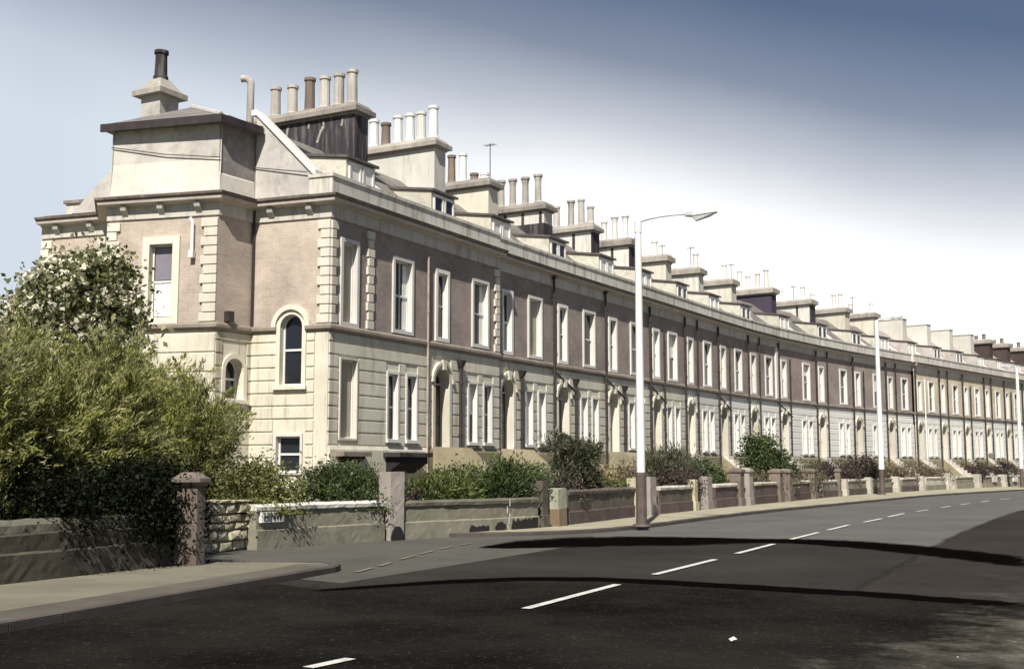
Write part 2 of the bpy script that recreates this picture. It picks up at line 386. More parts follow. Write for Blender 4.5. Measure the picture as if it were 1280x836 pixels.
def rustic(mb, L, z0, z1, holes, pad=.1, x_start=0.0, step=.365, proud=.035):
    z = z0
    while z < z1-.08:
        zt = min(z+step-.035, z1)
        iv = [(x_start, L)]
        for h in holes:
            if h[2]-pad < zt and h[3]+pad > z:
                nv = []
                for a, b in iv:
                    l, r = h[0]-pad, h[1]+pad
                    if r <= a or l >= b: nv.append((a,b)); continue
                    if l > a: nv.append((a,l))
                    if r < b: nv.append((r,b))
                iv = nv
        for a, b in iv:
            if b-a < .03: continue
            mb.faces([(a,.005,z),(b,.005,z),(b,-proud,z+.02),(a,-proud,z+.02),(a,.005,zt),(b,.005,zt),(b,-proud,zt-.02),(a,-proud,zt-.02)],
                     [(0,1,2,3),(3,2,6,7),(7,6,5,4),(0,3,7,4),(1,5,6,2)])
        z += step

def half_ring(mb, x0, x1, z1, a, b, y0, y1, n=12):
    """half-round moulding over an arch head, between offsets a and b"""
    r = (x1-x0)/2; cx = (x0+x1)/2; zs = z1-r
    ci = [(cx+(r+a)*math.cos(math.pi*k/n), zs+(r+a)*math.sin(math.pi*k/n)) for k in range(n+1)]
    co = [(cx+(r+b)*math.cos(math.pi*k/n), zs+(r+b)*math.sin(math.pi*k/n)) for k in range(n+1)]
    for k in range(n): mb.prism_y([ci[k], co[k], co[k+1], ci[k+1]], y0, y1)
def make_window(parent, T, h, sw=.11, rev=.15, kind='glass', bar=False, sill=True, surround='trim', name='window', proud=.06, label=None, blind_frac=1.0, hood=False):
    x0, x1, z0, z1, arch = h
    mb = MB(T)
    o0 = outline(x0, x1, z0, z1, arch); o1 = outline(x0, x1, z0, z1, arch, -.045)
    mb.ring(o0, o1, rev-.045, rev+.02)
    if kind != 'filled':
        zm = z0+(z1-z0)*.5
        mb.box(x0+.06, x1-.06, rev-.05, rev+.02, zm-.03, zm+.03)
        if bar:
            xc = (x0+x1)/2; mb.box(xc-.015, xc+.015, rev-.045, rev+.015, z0+.06, zm-.03); mb.box(xc-.015, xc+.015, rev-.045, rev+.015, zm+.03, z1-.05 if not arch else z1-.06)
    w = mb.build(name, M['sash'], parent)
    if label: w['label'] = label
    p = MB(T); p.poly([(x,rev-.005,z) for x, z in o1]); 
    p.build('pane' if kind != 'filled' else 'infill_panel', M['glass'] if kind != 'filled' else M['panelfill'], w)
    if kind in ('blind','blind_g','curtain'):
        b = MB(T); zb = z1-.07-(z1-z0-.14)*blind_frac
        if kind == 'curtain':
            ww = (x1-x0)*.24
            for a, c in ((x0+.06, x0+.06+ww), (x1-.06-ww, x1-.06)): b.box(a, c, rev-.02, rev-.012, z0+.07, z1-.07)
        else:
            b.box(x0+.07, x1-.07, rev-.022, rev-.012, zb, z1-.07)
        b.build('curtain' if kind == 'curtain' else 'roller_blind', M['blind_g'] if kind == 'blind_g' else M['blind'], w)
    s = MB(T)
    s.ring(outline(x0, x1, z0, z1, arch, sw), o0, -proud, rev+.03)
    if sill: s.box(x0-sw-.05, x1+sw+.05, -.14, -proud-.002, z0-sw, z0-sw+.10)
    if hood:
        half_ring(s, x0, x1, z1, sw+.002, sw+.14, -.13, .02)
    s.build('window_surround', M[surround], w)
    return w
def make_door(parent, T, h, mat, sw=.14, rev=.34):
    x0, x1, z0, z1, _ = h
    r = (x1-x0)/2; zs = z1-r-.05
    d = MB(T)
    d.box(x0, x1, rev-.03, rev+.03, z0, zs)
    for a, b in ((z0+.15, z0+.75), (z0+.9, zs-.12)):
        for c in (x0+.08, (x0+x1)/2+.04): d.box(c, c+(x1-x0)/2-.12, rev-.05, rev-.028, a, b)
    o = d.build('front_door', mat, parent)
    k = MB(T); k.tube([(x1-.1, rev-.03, z0+1.0), (x1-.1, rev-.1, z0+1.0)], .03, 8); k.build('door_knob', M['lead'], o)
    f = MB(T); f.poly([(x,rev,z) for x, z in outline(x0, x1, zs+.06, z1, True)]); f.build('fanlight', M['glass'], o)
    s = MB(T)
    s.ring(outline(x0, x1, z0, z1, True, sw), outline(x0, x1, z0, z1, True), -.07, rev+.04)
    s.box(x0, x1, rev-.06, rev+.04, zs, zs+.06)
    half_ring(s, x0, x1, z1, sw+.002, sw+.10, -.12, .01)
    cx = (x0+x1)/2; s.prism_y([(cx-.08,z1-.02),(cx+.08,z1-.02),(cx+.12,z1+.3),(cx-.12,z1+.3)], -.17, -.071)
    s.build('door_surround', M['quoin'], o)
    return o
def downpipe(parent, x, z0, z1, mat, T=None, r=.055, hopper=True, y=-.13):
    mb = MB(T); mb.tube([(x,y,z0),(x,y,z1)], r, 8)
    z = z0+.7
    while z < z1-.3: mb.tube([(x,y,z),(x,y,z+.08)], r*1.35, 8); z += 1.7
    if hopper: mb.frustum(x-.09, x+.09, y-.09, y+.09, z1, z1+.01, 0, 0); mb.faces([(x-.07,y-.07,z1),(x+.07,y-.07,z1),(x+.07,y+.07,z1),(x-.07,y+.07,z1),(x-.14,y-.13,z1+.22),(x+.14,y-.13,z1+.22),(x+.14,y+.12,z1+.22),(x-.14,y+.12,z1+.22)],[(0,3,2,1),(4,5,6,7),(0,1,5,4),(1,2,6,5),(2,3,7,6),(3,0,4,7)])
    return mb.build('downpipe', mat, parent)
def pot(parent, x, y, z, h, r, mat, flare=1.0):
    mb = MB()
    prof = [(r*1.05,0),(r*1.05,.1),(r*.9,.14),(r*.82,h*.75),(r*.82*flare,h-.12),(r*1.0*flare,h-.10),(r*1.0*flare,h)]
    n = 12; rows = [mb.add([(x+a*math.cos(2*math.pi*k/n), y+a*math.sin(2*math.pi*k/n), z+b) for k in range(n)]) for a, b in prof]
    for a, b in zip(rows, rows[1:]):
        for k in range(n): mb.f.append((a+k, a+(k+1)%n, b+(k+1)%n, b+k)); mb.mi.append(0)
    mb.m = 1
    a = rows[-1]; i1 = mb.add([(x+r*.72*flare*math.cos(2*math.pi*k/n), y+r*.72*flare*math.sin(2*math.pi*k/n), z+h) for k in range(n)])
    i2 = mb.add([(x+r*.7*flare*math.cos(2*math.pi*k/n), y+r*.7*flare*math.sin(2*math.pi*k/n), z+h-.25) for k in range(n)])
    for p, q in ((a,i1),(i1,i2)):
        for k in range(n): mb.f.append((p+k, p+(k+1)%n, q+(k+1)%n, q+k)); mb.mi.append(1)
    mb.f.append(tuple(i2+k for k in range(n))); mb.mi.append(1)
    return mb.build('chimney_pot', [mat, M['pot_in']], parent, smooth=False)
def aerial(parent, x, y, z, h, s=.5):
    mb = MB(); mb.tube([(x,y,z),(x,y,z+h)], .022, 5)
    mb.tube([(x,y-.5*s,z+h-.05),(x,y+.5*s,z+h-.05)], .014, 5)
    for k in range(5): yy = y-.45*s+k*.22*s; mb.tube([(x-.18,yy,z+h-.05),(x+.18,yy,z+h-.05)], .009, 4)
    return mb.build('aerial', M['lead'], parent)

# chimney stacks: y range, top, body material, cap?, pots [(y, h, kind)]
STK = {
 0: dict(y=(2.6,6.9), z=13.85, m='stack_d', pots=[(6.3,1.15,'p'),(5.55,1.1,'p'),(4.8,1.25,'b'),(4.15,1.2,'p'),(3.55,1.2,'p'),(3.0,1.25,'p')]),
 1: dict(y=(2.5,5.8), z=13.85, m='stack_w', pots=[(5.5,1.15,'p'),(4.95,.95,'b'),(4.4,1.15,'p'),(3.85,1.15,'p'),(3.35,1.15,'p'),(2.8,1.3,'p')]),
 2: dict(y=(2.6,5.6), z=13.35, m='stack_c', pots=[(5.25,.7,'p'),(4.6,1.25,'b'),(4.05,1.25,'p'),(3.5,.35,'b'),(3.0,.3,'p')], aer=[(2.75,1.5)]),
 3: dict(y=(2.6,5.6), z=13.3, m='stack_w', dark=True, pots=[(5.0,1.3,'f'),(4.4,1.3,'f'),(3.75,1.3,'f'),(3.1,1.35,'f')]),
 4: dict(y=(2.6,5.7), z=13.2, m='stack_w', stripe=True, pots=[(5.35,1.25,'p'),(4.7,1.1,'p'),(3.9,1.3,'f'),(3.35,1.3,'p'),(2.85,.9,'p')]),
 5: dict(y=(2.6,5.7), z=13.2, m='stack_w', stripe=True, pots=[(5.4,1.2,'p'),(4.8,1.0,'p'),(4.2,1.1,'p'),(3.6,1.3,'f'),(3.0,1.3,'f')]),
 6: dict(y=(2.6,5.2), z=13.1, m='stack_c', pots=[(3.4,.9,'p')], aer=[(4.6,1.2)]),
 7: dict(y=(2.6,5.2), z=13.1, m='stack_w', pots=[(2.9,.9,'p'),(4.6,1.0,'p')], aer=[(3.2,1.3),(5,1.6)]),
 8: dict(y=(2.6,5.3), z=13.1, m='stack_c', pots=[(4.9,.9,'p'),(3.2,1.0,'p')]),
 9: dict(y=(2.6,6.0), z=13.3, m='stack_p', pots=[(5.0,1.4,'p'),(4.4,1.0,'p'),(3.7,1.1,'p'),(3.1,1.3,'p')], aer=[(5.6,1.9)]),
 10: dict(y=(2.6,5.8), z=13.2, m='stack_w', stripe=True, pots=[(5.0,.9,'p'),(3.3,1.0,'p')], aer=[(4.0,1.1)]),
 11: dict(y=(2.6,5.7), z=13.2, m='stack_c', pots=[(5.3,1.3,'p'),(3.6,1.1,'p'),(3.1,1.1,'p')]),
 12: dict(y=(2.6,5.6), z=13.3, m='stack_c', pots=[(2.9,.8,'p'),(4.6,.9,'p')], aer=[(4.4,1.4)]),
}
def chimney(parent, W, k):
    s = STK.get(k) or dict(y=(2.4,5.0), z=13.3 if k < 17 else 13.2, m='stack_f' if k < 17 else 'stack_b', nocap=k < 17, pots=[] if k < 17 else [(3.0,.55,'b'),(3.7,.45,'b'),(4.5,.6,'b')])
    y0, y1 = s['y']; zt = s['z']; x0, x1 = W-.40, W+.38
    mb = MB(); mb.box(x0, x1, y0, y1, 9.6, zt-.42 if not s.get('nocap') else zt-.08)
    if s.get('nocap'): mb.box(x0-.05, x1+.05, y0-.05, y1+.05, zt-.078, zt)
    o = mb.build('chimney_stack', M[s['m']], parent)
    if not s.get('nocap'):
        c = MB()
        c.box(x0-.05, x1+.05, y0-.05, y1+.05, zt-.418, zt-.34); tk = .10 if k >= 5 else .0
        c.box(x0-.19, x1+.19, y0-.19, y1+.19, zt-.338, zt-.18+tk)
        c.frustum(x0-.15, x1+.15, y0-.15, y1+.15, zt-.178+tk, zt+tk*.6, .14, .14)
        c.build('stack_cap', M['cap_d'] if k in (0,2,3,5) else M['cap'], o)
    if s.get('dark'):
        d = MB(); d.box(x0-.012, x1+.012, y0-.012, y1+.012, 9.6, zt-.95)
        for i in range(4): yy = y0+.1+i*(y1-y0-.3)/3; d.box(x0-.013, x0+.1, yy, yy+.14, zt-.949, zt-.43)
        d.build('tar_coat', M['stack_d'], o)
    if s.get('stripe'):
        
        for bx in ((x0-.012, x0+.02, y0+.9, y0+1.05), (x0-.012, x0+.02, y1-.5, y1-.38), (x0-.01, x1+.01, y0-.012, y0+.05)):
            d = MB(); d.box(*bx, 10.6, zt-.43); d.build('tar_stripe', M['stack_d'], o)
    if s['m'] == 'stack_d':
        rnd = random.Random(3)
        for yy in (3.1, 3.9, 4.5, 5.4, 6.0):
            d = MB(); z = zt-.5; y = yy; wdt = .03
            for i in range(14):
                y2 = y+rnd.uniform(-.02,.07)*(1 if yy < 4 else .4); z2 = z-.09
                d.box(x0-.006, x0+.01, min(y,y2)-wdt, max(y,y2)+wdt, z2, z); y, z = y2, z2
                if rnd.random() < .08: break
            d.build('lime_streak', M['cap'], o)
    for (yy, h, kd) in s['pots']:
        pot(o, (x0+x1)/2, yy, zt, h, (.205 if k < 2 else .185) if kd != 'f' else .17, M['pot_brown'] if kd == 'b' else (M['pot_white'] if k in (1,2) or k > 4 else M['pot_pale']), 1.22 if kd == 'f' else 1.0)
    for (yy, h) in s.get('aer', ()): aerial(o, (x0+x1)/2, yy, zt, h)
    return o
def dormer(parent, xc, far=False, wd=1.55):
    xc -= .75; x0, x1 = xc-wd/2, xc+wd/2; yf, zt = 1.0, 11.08
    yb = .45+(zt+.25-9.5)/.83
    mb = MB(); mb.prism_x([(yf,9.55),(yb,9.55),(yb,zt+.25),(yf,zt)], x0, x1)
    o = mb.build('dormer', M['cheek'] if not far else M['attic'], parent)
    r = MB(); r.prism_x([(yf-.12,zt+.005),(yb+.1,zt+.275),(yb+.1,zt+.36),(yf-.12,zt+.09)], x0-.07, x1+.07); r.build('dormer_roof', M['lead'], o)
    w = MB(); n = 2; cw = (wd-.16)/n
    for i in range(n):
        a = x0+.08+i*cw+.04
        w.ring(outline(a, a+cw-.08, 10.0, zt-.08, False), outline(a, a+cw-.08, 10.0, zt-.08, False, -.07), yf-.06, yf-.003)
    w.build('dormer_window', M['sash'], o)
    g = MB()
    for i in range(n):
        a = x0+.08+i*cw+.04
        g.poly([(x,yf-.02,z) for x, z in outline(a, a+cw-.08, 10.0, zt-.08, False, -.065)])
    g.build('dormer_pane', M['glass'] if random.random() < .25 else M['blind'], o)
    return o
FRIEZE = [(-.1,Z_BR1),(.05,Z_BR1),(.05,9.118),(-.1,9.118)]
CORN = [(-.1,9.262),(.32,9.262),(.40,9.31),(.42,9.37),(.18,9.42),(-.1,9.42)]
LIP = [(-.1,9.12),(.10,9.12),(.12,9.16),(.32,9.18),(.34,9.26),(-.1,9.26)]
PARA = [(-.24,9.422),(.07,9.422),(.07,9.93),(.11,9.932),(.11,10.03),(-.28,10.04),(-.28,9.932),(-.24,9.93)]
STRG = [(-.1,Z_ST),(.06,Z_ST),(.13,Z_ST+.07),(.13,Z_ST+.15),(.05,Z_BR0),(-.1,Z_BR0)]
PLIN = [(-.1,.1),(.10,.1),(.10,2.18),(.05,2.3),(-.1,2.3)]

LABELS = [None,
 'second terrace house, right of the tan pipe and end house, with a dark arched doorway',
 'brick terrace house whose first floor window is blocked with pale render',
 'brick terrace house between the rendered blind window house and the near lamp post',
 'brick terrace house whose tall window stands behind the near white lamp post',
 'first brick terrace house wholly right of the near lamp post',
 'second brick terrace house to the right of the near lamp post',
 'brick terrace house behind the bushy evergreen garden tree, just left of it',
 'brick terrace house ending at the white pilaster strip in mid terrace',
 'brick terrace house with plum tarred chimney stack, just right of the white pilaster',
 'second brick terrace house right of the white pilaster',
 'brick terrace house just left of the middle lamp post',
 'last dark brick terrace house, right of the middle lamp post before the buff row',
 'first buff terrace house, with a thin white downpipe, right of the dark brick row',
 'second house of the distant buff row, plain capless chimney',
 'third house of the distant buff row, plain capless chimney',
 'fourth house of the distant buff row, plain capless chimney',
 'distant buff terrace house with dark brown chimney by the far lamp post',
 'farthest terrace house cut by the right edge of the photo',
 'terrace house past the right edge of the photo, dark stack'] 
DOORS = {1:'door',2:'door',3:'door',4:'door_w',5:'door_b',6:'door_w',7:'door',8:'door',9:'door_r',10:'door',11:'door_b',12:'door',13:'door_b'}

def T_panel(A, B):
    d = Vector((B[0]-A[0], B[1]-A[1], 0)); L = d.length; d.normalize()
    return Matrix(((d.x,-d.y,0,A[0]),(d.y,d.x,0,A[1]),(0,0,1,0),(0,0,0,1))), L

def roof_and_back(root, x0, x1, mat_wall, rm='slate'):
    mb = MB(); mb.prism_x([(.26,9.45),(4.0,12.35),(8.4,9.3),(8.4,9.15),(4.0,12.2),(.26,9.3)], x0, x1); mb.build('roof', M[rm], root)
    mb = MB(); mb.box(x0, x1, 8.0, 8.2, 0, 9.25); mb.build('rear_wall', mat_wall, root)

def regular_house(k):
    A, B = Q[k], Q[k+1-1+1] if False else Q[k+1]
    return A, B
def build_house(k):
    A, B = Q[k], Q[k+1]
    W = math.hypot(B[0]-A[0], B[1]-A[1]); rz = math.atan2(B[1]-A[1], B[0]-A[0])
    far = k >= 13
    setback = 0.0 if k in (1,) else (.22 if k < 13 else .05)
    ox, oy = -math.sin(rz)*setback, math.cos(rz)*setback
    root = empty('terrace_house', (A[0]+ox, A[1]+oy, 0), rz)
    tag(root, LABELS[k], 'house', 'terraced houses in the row')
    rnd = random.Random(100+k)
    xn, xl = .98, W-1.35
    big = (xl-.475, xl+.475, 5.88, 8.05, False); nar = (xn-.3, xn+.3, 5.88, 8.0, False)
    p1 = (xl-.525-.26, xl-.525+.26, 2.5, 4.5, False); p2 = (xl+.525-.26, xl+.525+.26, 2.5, 4.5, False)
    dr = (xn-.44, xn+.44, 2.3, 4.85, True)
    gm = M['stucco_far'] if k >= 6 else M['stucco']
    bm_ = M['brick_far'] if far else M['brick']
    I = None
    mb = MB(); wall_panel(mb, W, Z_GF, Z_ST, [p1,p2,dr]); rustic(mb, W, Z_GF+.02, Z_ST-.02, [p1,p2,dr], pad=.13, proud=.035 if k < 5 else .02)
    mb.build('ground_floor_wall', gm, root)
    mb = MB(); wall_panel(mb, W, Z_BR0, Z_BR1, [big,nar]); mb.build('upper_wall', bm_, root)
    mb = MB(); mb.sweep([(0,0),(W,0)], PLIN); mb.build('plinth', M['plinth'], root)
    mb = MB(); mb.sweep([(0,0),(W,0)], STRG); mb.build('string_course', M['string'], root)
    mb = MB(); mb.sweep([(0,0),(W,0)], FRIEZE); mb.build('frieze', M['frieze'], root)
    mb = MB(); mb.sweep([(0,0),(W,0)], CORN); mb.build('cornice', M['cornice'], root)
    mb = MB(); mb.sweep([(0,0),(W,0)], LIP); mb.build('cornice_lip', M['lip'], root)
    mb = MB(); mb.sweep([(0,0),(W,0)], PARA); mb.build('parapet', M['parapet'], root)
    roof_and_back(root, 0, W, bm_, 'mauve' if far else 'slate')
    mb = MB(); mb.box(-.15, .15, .3, .32, 9.5, 9.9)
    mb.v = []; mb.f = []; mb.mi = []
    mb.prism_x([(.28,9.62),(4.0,12.52),(4.0,12.32),(.28,9.42)], -.16, .16); mb.build('party_coping', M['trim'], root)
    # windows
    kinds = ['glass','glass','blind','glass','curtain','glass']
    kb = 'filled' if k == 2 else ('blind' if k in (5,9,11) else rnd.choice(kinds))
    kn = rnd.choice(kinds)
    make_window(root, I, big, kind=kb, bar=False, blind_frac=rnd.choice((.3,.5,1.0)), sill=False)
    make_window(root, I, nar, kind=kn, sw=.13, blind_frac=rnd.choice((.3,.5,.9)), sill=False)
    for p in (p1, p2):
        make_window(root, I, p, sw=.08, rev=.14, kind='curtain' if k in (2,3) else rnd.choice(('glass','glass','curtain','blind')), blind_frac=rnd.choice((.5,.8,.95)), surround='trim')
    make_door(root, I, dr, M[DOORS.get(k, 'door_w')])
    # pipes
    pm = M['pipe_t'] if k == 1 else (M['pipe_w'] if k == 9 and False else M['pipe'])
    if k > 1: downpipe(root, .06, .8, 9.05, M['pipe'], hopper=k in (3,4), r=.05 if k < 5 else .062)
    if k < 5: downpipe(root, xn+(1.05 if k == 1 else .95), 2.0, 5.0, M['pipe'], r=.06)
    if k in (3,4,5,7,9): 
        mb = MB(); mb.tube([(.06,-.13,5.4),(xn+.9,-.13,4.7)], .045, 6); mb.build('branch_pipe', M['pipe'], root)
    if k >= 5: downpipe(root, xn+.75, 1.2, 8.2 if k % 2 else 9.1, M['pipe_w'] if k == 13 else M['pipe'], r=.05, hopper=False)
    if k == 8:
        mb = MB(); mb.box(W-.30, W-.001, -.10, .02, Z_BR0, Z_BR1-.001); mb.build('pilaster', M['trim'], root)
    if k == 1:
        quoins(root, None, W-.36, W, 'right')
    # front steps and their side walls
    st = MB(); x0s, x1s = xn-.62, xn+.62; n = 7
    for i in range(n): st.box(x0s+.221, x1s-.221, -.101-.28*(i+1), -.101 if i == 0 else -.101-.28*i, .5, 2.28-i*.21)
    o = st.build('front_steps', M['frieze'], root)
    s2 = MB()
    for a in (x0s, x1s-.22): s2.prism_x([(-.102,.5),(-.102,2.34),(-.8,2.3),(-1.9,1.35),(-1.9,.5)] if k < 6 else [(-.102,.5),(-.102,2.2),(-.5,1.9),(-1.5,1.0),(-1.5,.5)], a, a+.22)
    s2.box(x0s+.222, x1s-.222, -.101, -.05, .5, 2.26)
    s2.build('step_walls', M['plinth'], o)
    dormer(root, xl-.1, far)
    chimney(root, W, k)
    return root
def quoins(root, T, x0, x1, side, y=-.07):
    mb = MB(T); z = Z_BR0+.003; i = 0
    while z < Z_BR1-.1:
        zt = min(z+.27, Z_BR1-.003); ins = .0 if i % 2 == 0 else .1
        a, b = (x0+ins, x1) if side == 'right' else ((x0, x1-ins) if side == 'left' else (x0+ins/2, x1-ins/2))
        mb.box(a, b, y, .03, z+.012, zt-.012); z = zt; i += 1
    return mb.build('quoins', M['quoin'], root, bevel=.015)

# ------------------------------------------------------------------ the end house
def end_house():
    B = Q[1]; rz = math.atan2(B[1]-C[1], B[0]-C[0])
    root = empty('end_house', (C[0], C[1], 0), rz)
    tag(root, 'near end house with arched side window, rendered attic tower and tarred chimney stack', 'house', 'terraced houses in the row')
    W = math.hypot(B[0]-C[0], B[1]-C[1])
    Rinv = Matrix.Rotation(-rz, 4, 'Z')
    def loc(p): v = Rinv @ Vector((p[0]-C[0], p[1]-C[1], 0)); return (v.x, v.y)
    P1 = loc(at_depth(312, 33.7)); P2 = loc(at_depth(267, 32.5)); P3 = loc(at_depth(127, 33.4)); P4 = loc(at_depth(129, 35.3)); P5 = loc(at_depth(44, 36.1))
    c0 = (0,0); plan = [P5, P4, P3, P2, P1, c0, (W,0)]
    xl = W-1.35
    big = (xl-.475, xl+.475, 5.88, 8.05, False); bl = (.56, 1.24, 5.82, 8.15, False)
    p1 = (xl-.525-.26, xl-.525+.26, 2.5, 4.5, False); p2 = (xl+.525-.26, xl+.525+.26, 2.5, 4.5, False); bg = (.52, 1.3, 2.5, 4.75, False)
    Lc = math.hypot(*P1)
    cxA = Lc*(365-312)/(412-312)
    aw = (cxA-.36, cxA+.36, 4.0, 6.02, True); bw = (cxA-.42, cxA+.36, 1.55, 2.55, False)
    T_e, L_e = T_panel(P1, c0); T_r, L_r = T_panel(P2, P1); T_b, L_b = T_panel(P3, P2); T_s, L_s = T_panel(P4, P3); T_l, L_l = T_panel(P5, P4)
    T_f, L_f = T_panel(c0, (W,0))
    cr = L_r*.52; rw = (cr-.36, cr+.36, 3.6, 4.75, True)
    cb = L_b*(197-127)/(267-127); uw = (cb-.37, cb+.37, 5.88, 8.0, False)
    # ground floor
    mb = MB()
    mb.T = T_f; wall_panel(mb, W, Z_GF, Z_ST, [bg,p1,p2]); rustic(mb, W, Z_GF+.02, Z_ST-.02, [bg,p1,p2], pad=.1)
    mb.T = T_e; wall_panel(mb, L_e, .1, Z_ST, [bw, (aw[0],aw[1],aw[2],Z_ST,False)]); rustic(mb, L_e-.45, Z_GF-.71, Z_ST-.02, [bw,aw], pad=.14)
    mb.box(L_e-.42, L_e, -.035, .01, .1, Z_ST-.01)
    mb.T = T_r; wall_panel(mb, L_r, .1, Z_ST, [rw]); rustic(mb, L_r, Z_GF-.71, Z_ST-.02, [rw], pad=.14)
    mb.T = T_b; wall_panel(mb, L_b, .1, Z_ST, []); rustic(mb, L_b, Z_GF-.71, Z_ST-.02, [], step=.55)
    mb.T = T_s; wall_panel(mb, L_s, .1, Z_ST, []); mb.T = T_l; wall_panel(mb, L_l, .1, Z_ST, [])
    mb.build('ground_floor_wall', M['stucco'], root)
    mb = MB(); mb.T = T_f; wall_panel(mb, W, Z_BR0, Z_BR1, [bl,big]); mb.build('front_brick_wall', M['brick'], root)
    mb = MB()
    mb.T = T_e; wall_panel(mb, L_e, Z_BR0, Z_BR1, [(aw[0],aw[1],Z_BR0,aw[3],True)])
    mb.T = T_r; wall_panel(mb, L_r, Z_BR0, Z_BR1, [])
    mb.T = T_b; wall_panel(mb, L_b, Z_BR0, Z_BR1, [uw])
    mb.T = T_s; wall_panel(mb, L_s, Z_BR0, Z_BR1, []); mb.T = T_l; wall_panel(mb, L_l, Z_BR0, Z_BR1, [])
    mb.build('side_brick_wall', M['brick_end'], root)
    mb = MB(); mb.sweep([c0,(W,0)], PLIN); mb.build('plinth', M['stucco'], root)
    # mouldings (string course is interrupted by the arched window)
    ua = Vector((c0[0]-P1[0], c0[1]-P1[1])).normalized()
    a1 = (P1[0]+ua.x*(aw[0]-.12), P1[1]+ua.y*(aw[0]-.12)); a2 = (P1[0]+ua.x*(aw[1]+.12), P1[1]+ua.y*(aw[1]+.12))
    mb = MB(); mb.sweep([P5,P4,P3,P2,P1,a1], STRG); mb.sweep([a2,c0,(W,0)], STRG); mb.build('string_course', M['string'], root)
    mb = MB(); mb.sweep(plan, FRIEZE)
    for T, L in ((T_e,L_e),(T_b,L_b),(T_l,L_l)):
        mb.T = T; n = max(2, int(L/1.05))
        for i in range(n): x = (i+.5)*L/n; mb.prism_x([(-.051,8.84),(-.051,9.115),(-.24,9.115),(-.20,9.0)], x-.09, x+.09)
    mb.build('frieze', M['frieze'], root)
    mb = MB(); mb.sweep(plan, CORN); mb.build('cornice', M['cornice'], root)
    mb = MB(); mb.sweep(plan, LIP); mb.build('cornice_lip', M['lip'], root)
    q1 = (P1[0]+ua.x*L_e*.72, P1[1]+ua.y*L_e*.72)
    mb = MB(); mb.sweep([q1,c0,(W,0)], PARA); mb.build('parapet', M['parapet'], root)
    # attic walls over the projecting end, and the gable shoulder
    mb = MB(); Z1 = 11.42
    inner = Vector((ua.y*-1, ua.x))                     # into the building
    def ins(p, d): return (p[0]+d[0], p[1]+d[1])
    back = [ (P3[0]+inner.x*4.2, P3[1]+inner.y*4.2), (P1[0]+inner.x*4.2, P1[1]+inner.y*4.2) ]
    ring_ = [P3, P2, P1, back[1], back[0]]
    for a, b in zip(ring_, ring_[1:]+ring_[:1]):
        T, L = T_panel(a, b); mb.T = T
        mb.m = 0; mb.poly([(0,.0,9.4),(L,.0,9.4),(L,.03,9.95),(0,.03,9.95)])
        mb.poly([(0,.03,9.95),(L,.03,9.95),(L,.05,10.42),(0,.05,10.42)] if a != P2 else [(0,.03,9.95),(L,.03,9.95),(L,.05,10.0),(0,.05,10.0)])
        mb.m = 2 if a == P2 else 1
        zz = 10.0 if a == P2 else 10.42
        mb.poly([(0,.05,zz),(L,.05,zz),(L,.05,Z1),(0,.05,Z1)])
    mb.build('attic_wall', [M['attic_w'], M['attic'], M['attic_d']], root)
    T, L = T_panel(P3, P2); cb2 = MB(T); cb2.tube([(0,.0,10.95),(L*.5,-.02,10.62),(L,-.02,10.42)], .016, 5)
    cb2.T = T_e; cb2.tube([(0,-.02,10.42),(L_e*.7,-.07,10.12)], .016, 5); cb2.build('cable', M['lead'], root)
    mb = MB(); mb.T = T_e
    zsl = [(0,9.43),(L_e*.76,9.43),(L_e*.76,10.05),(.02,12.0),(0,12.0)]
    mb.prism_y(zsl, .02, .3); mb.build('gable_shoulder', M['attic'], root)
    mb = MB(); mb.T = T_e
    mb.prism_y([(L_e*.80,10.045),(L_e*.80,10.19),(.02,12.17),(-.15,12.17),(-.15,12.003),(.02,12.003),(L_e*.76,10.07)], -.05, .36); mb.build('gable_coping', M['trim'], root)
    # hipped slate roof of the attic
    cen = [sum(p[0] for p in ring_)/5, sum(p[1] for p in ring_)/5]
    mb = MB(); ov = []
    for p in ring_:
        d = Vector((p[0]-cen[0], p[1]-cen[1])); d = d/d.length*(d.length+.30); ov.append((cen[0]+d.x, cen[1]+d.y))
    pk = loc(at_depth(228, 35.2)); pk2 = (pk[0]+2.2, pk[1]+.3)
    n = len(ov)
    mb.poly([(x,y,Z1+.005) for x, y in ov][::-1])
    for i in range(n):
        a, b = ov[i], ov[(i+1)%n]
        mb.poly([(*a,Z1+.005),(*b,Z1+.005),(*b,Z1+.16),(*a,Z1+.16)])
    tops = [pk, pk, pk, pk2, pk]
    for i in range(n):
        a, b = ov[i], ov[(i+1)%n]; ta, tb = tops[i], tops[(i+1)%n]
        pts = [(*a,Z1+.16),(*b,Z1+.16),(*tb,12.72)]
        if ta != tb: pts.append((*ta,12.72))
        mb.poly(pts)
    mb.build('attic_roof', M['slate'], root)
    mb = MB(); mb.sweep([ov[0],ov[1],ov[2]], [(.0,Z1-.06),(.06,Z1-.06),(.06,Z1+.17),(.0,Z1+.17)]); mb.build('eaves_gutter', M['pipe'], root)
    mb = MB()
    mb.tube([(ov[1][0],ov[1][1],Z1+.18),(pk[0],pk[1],12.74)], .07, 6); mb.build('hip_flashing', M['attic'], root)
    # small lower roof slope at the far left
    mb = MB()
    L4 = (P4[0], P4[1]); 
    zz = [(*P5,9.5),(*P4,9.5),(*P3,9.5)]
    top = (P3[0]+inner.x*.8, P3[1]+inner.y*.8, 11.25)
    lv = Vector((P5[0]-P4[0], P5[1]-P4[1])).normalized()
    a = (P4[0]+lv.x*1.45, P4[1]+lv.y*1.45)
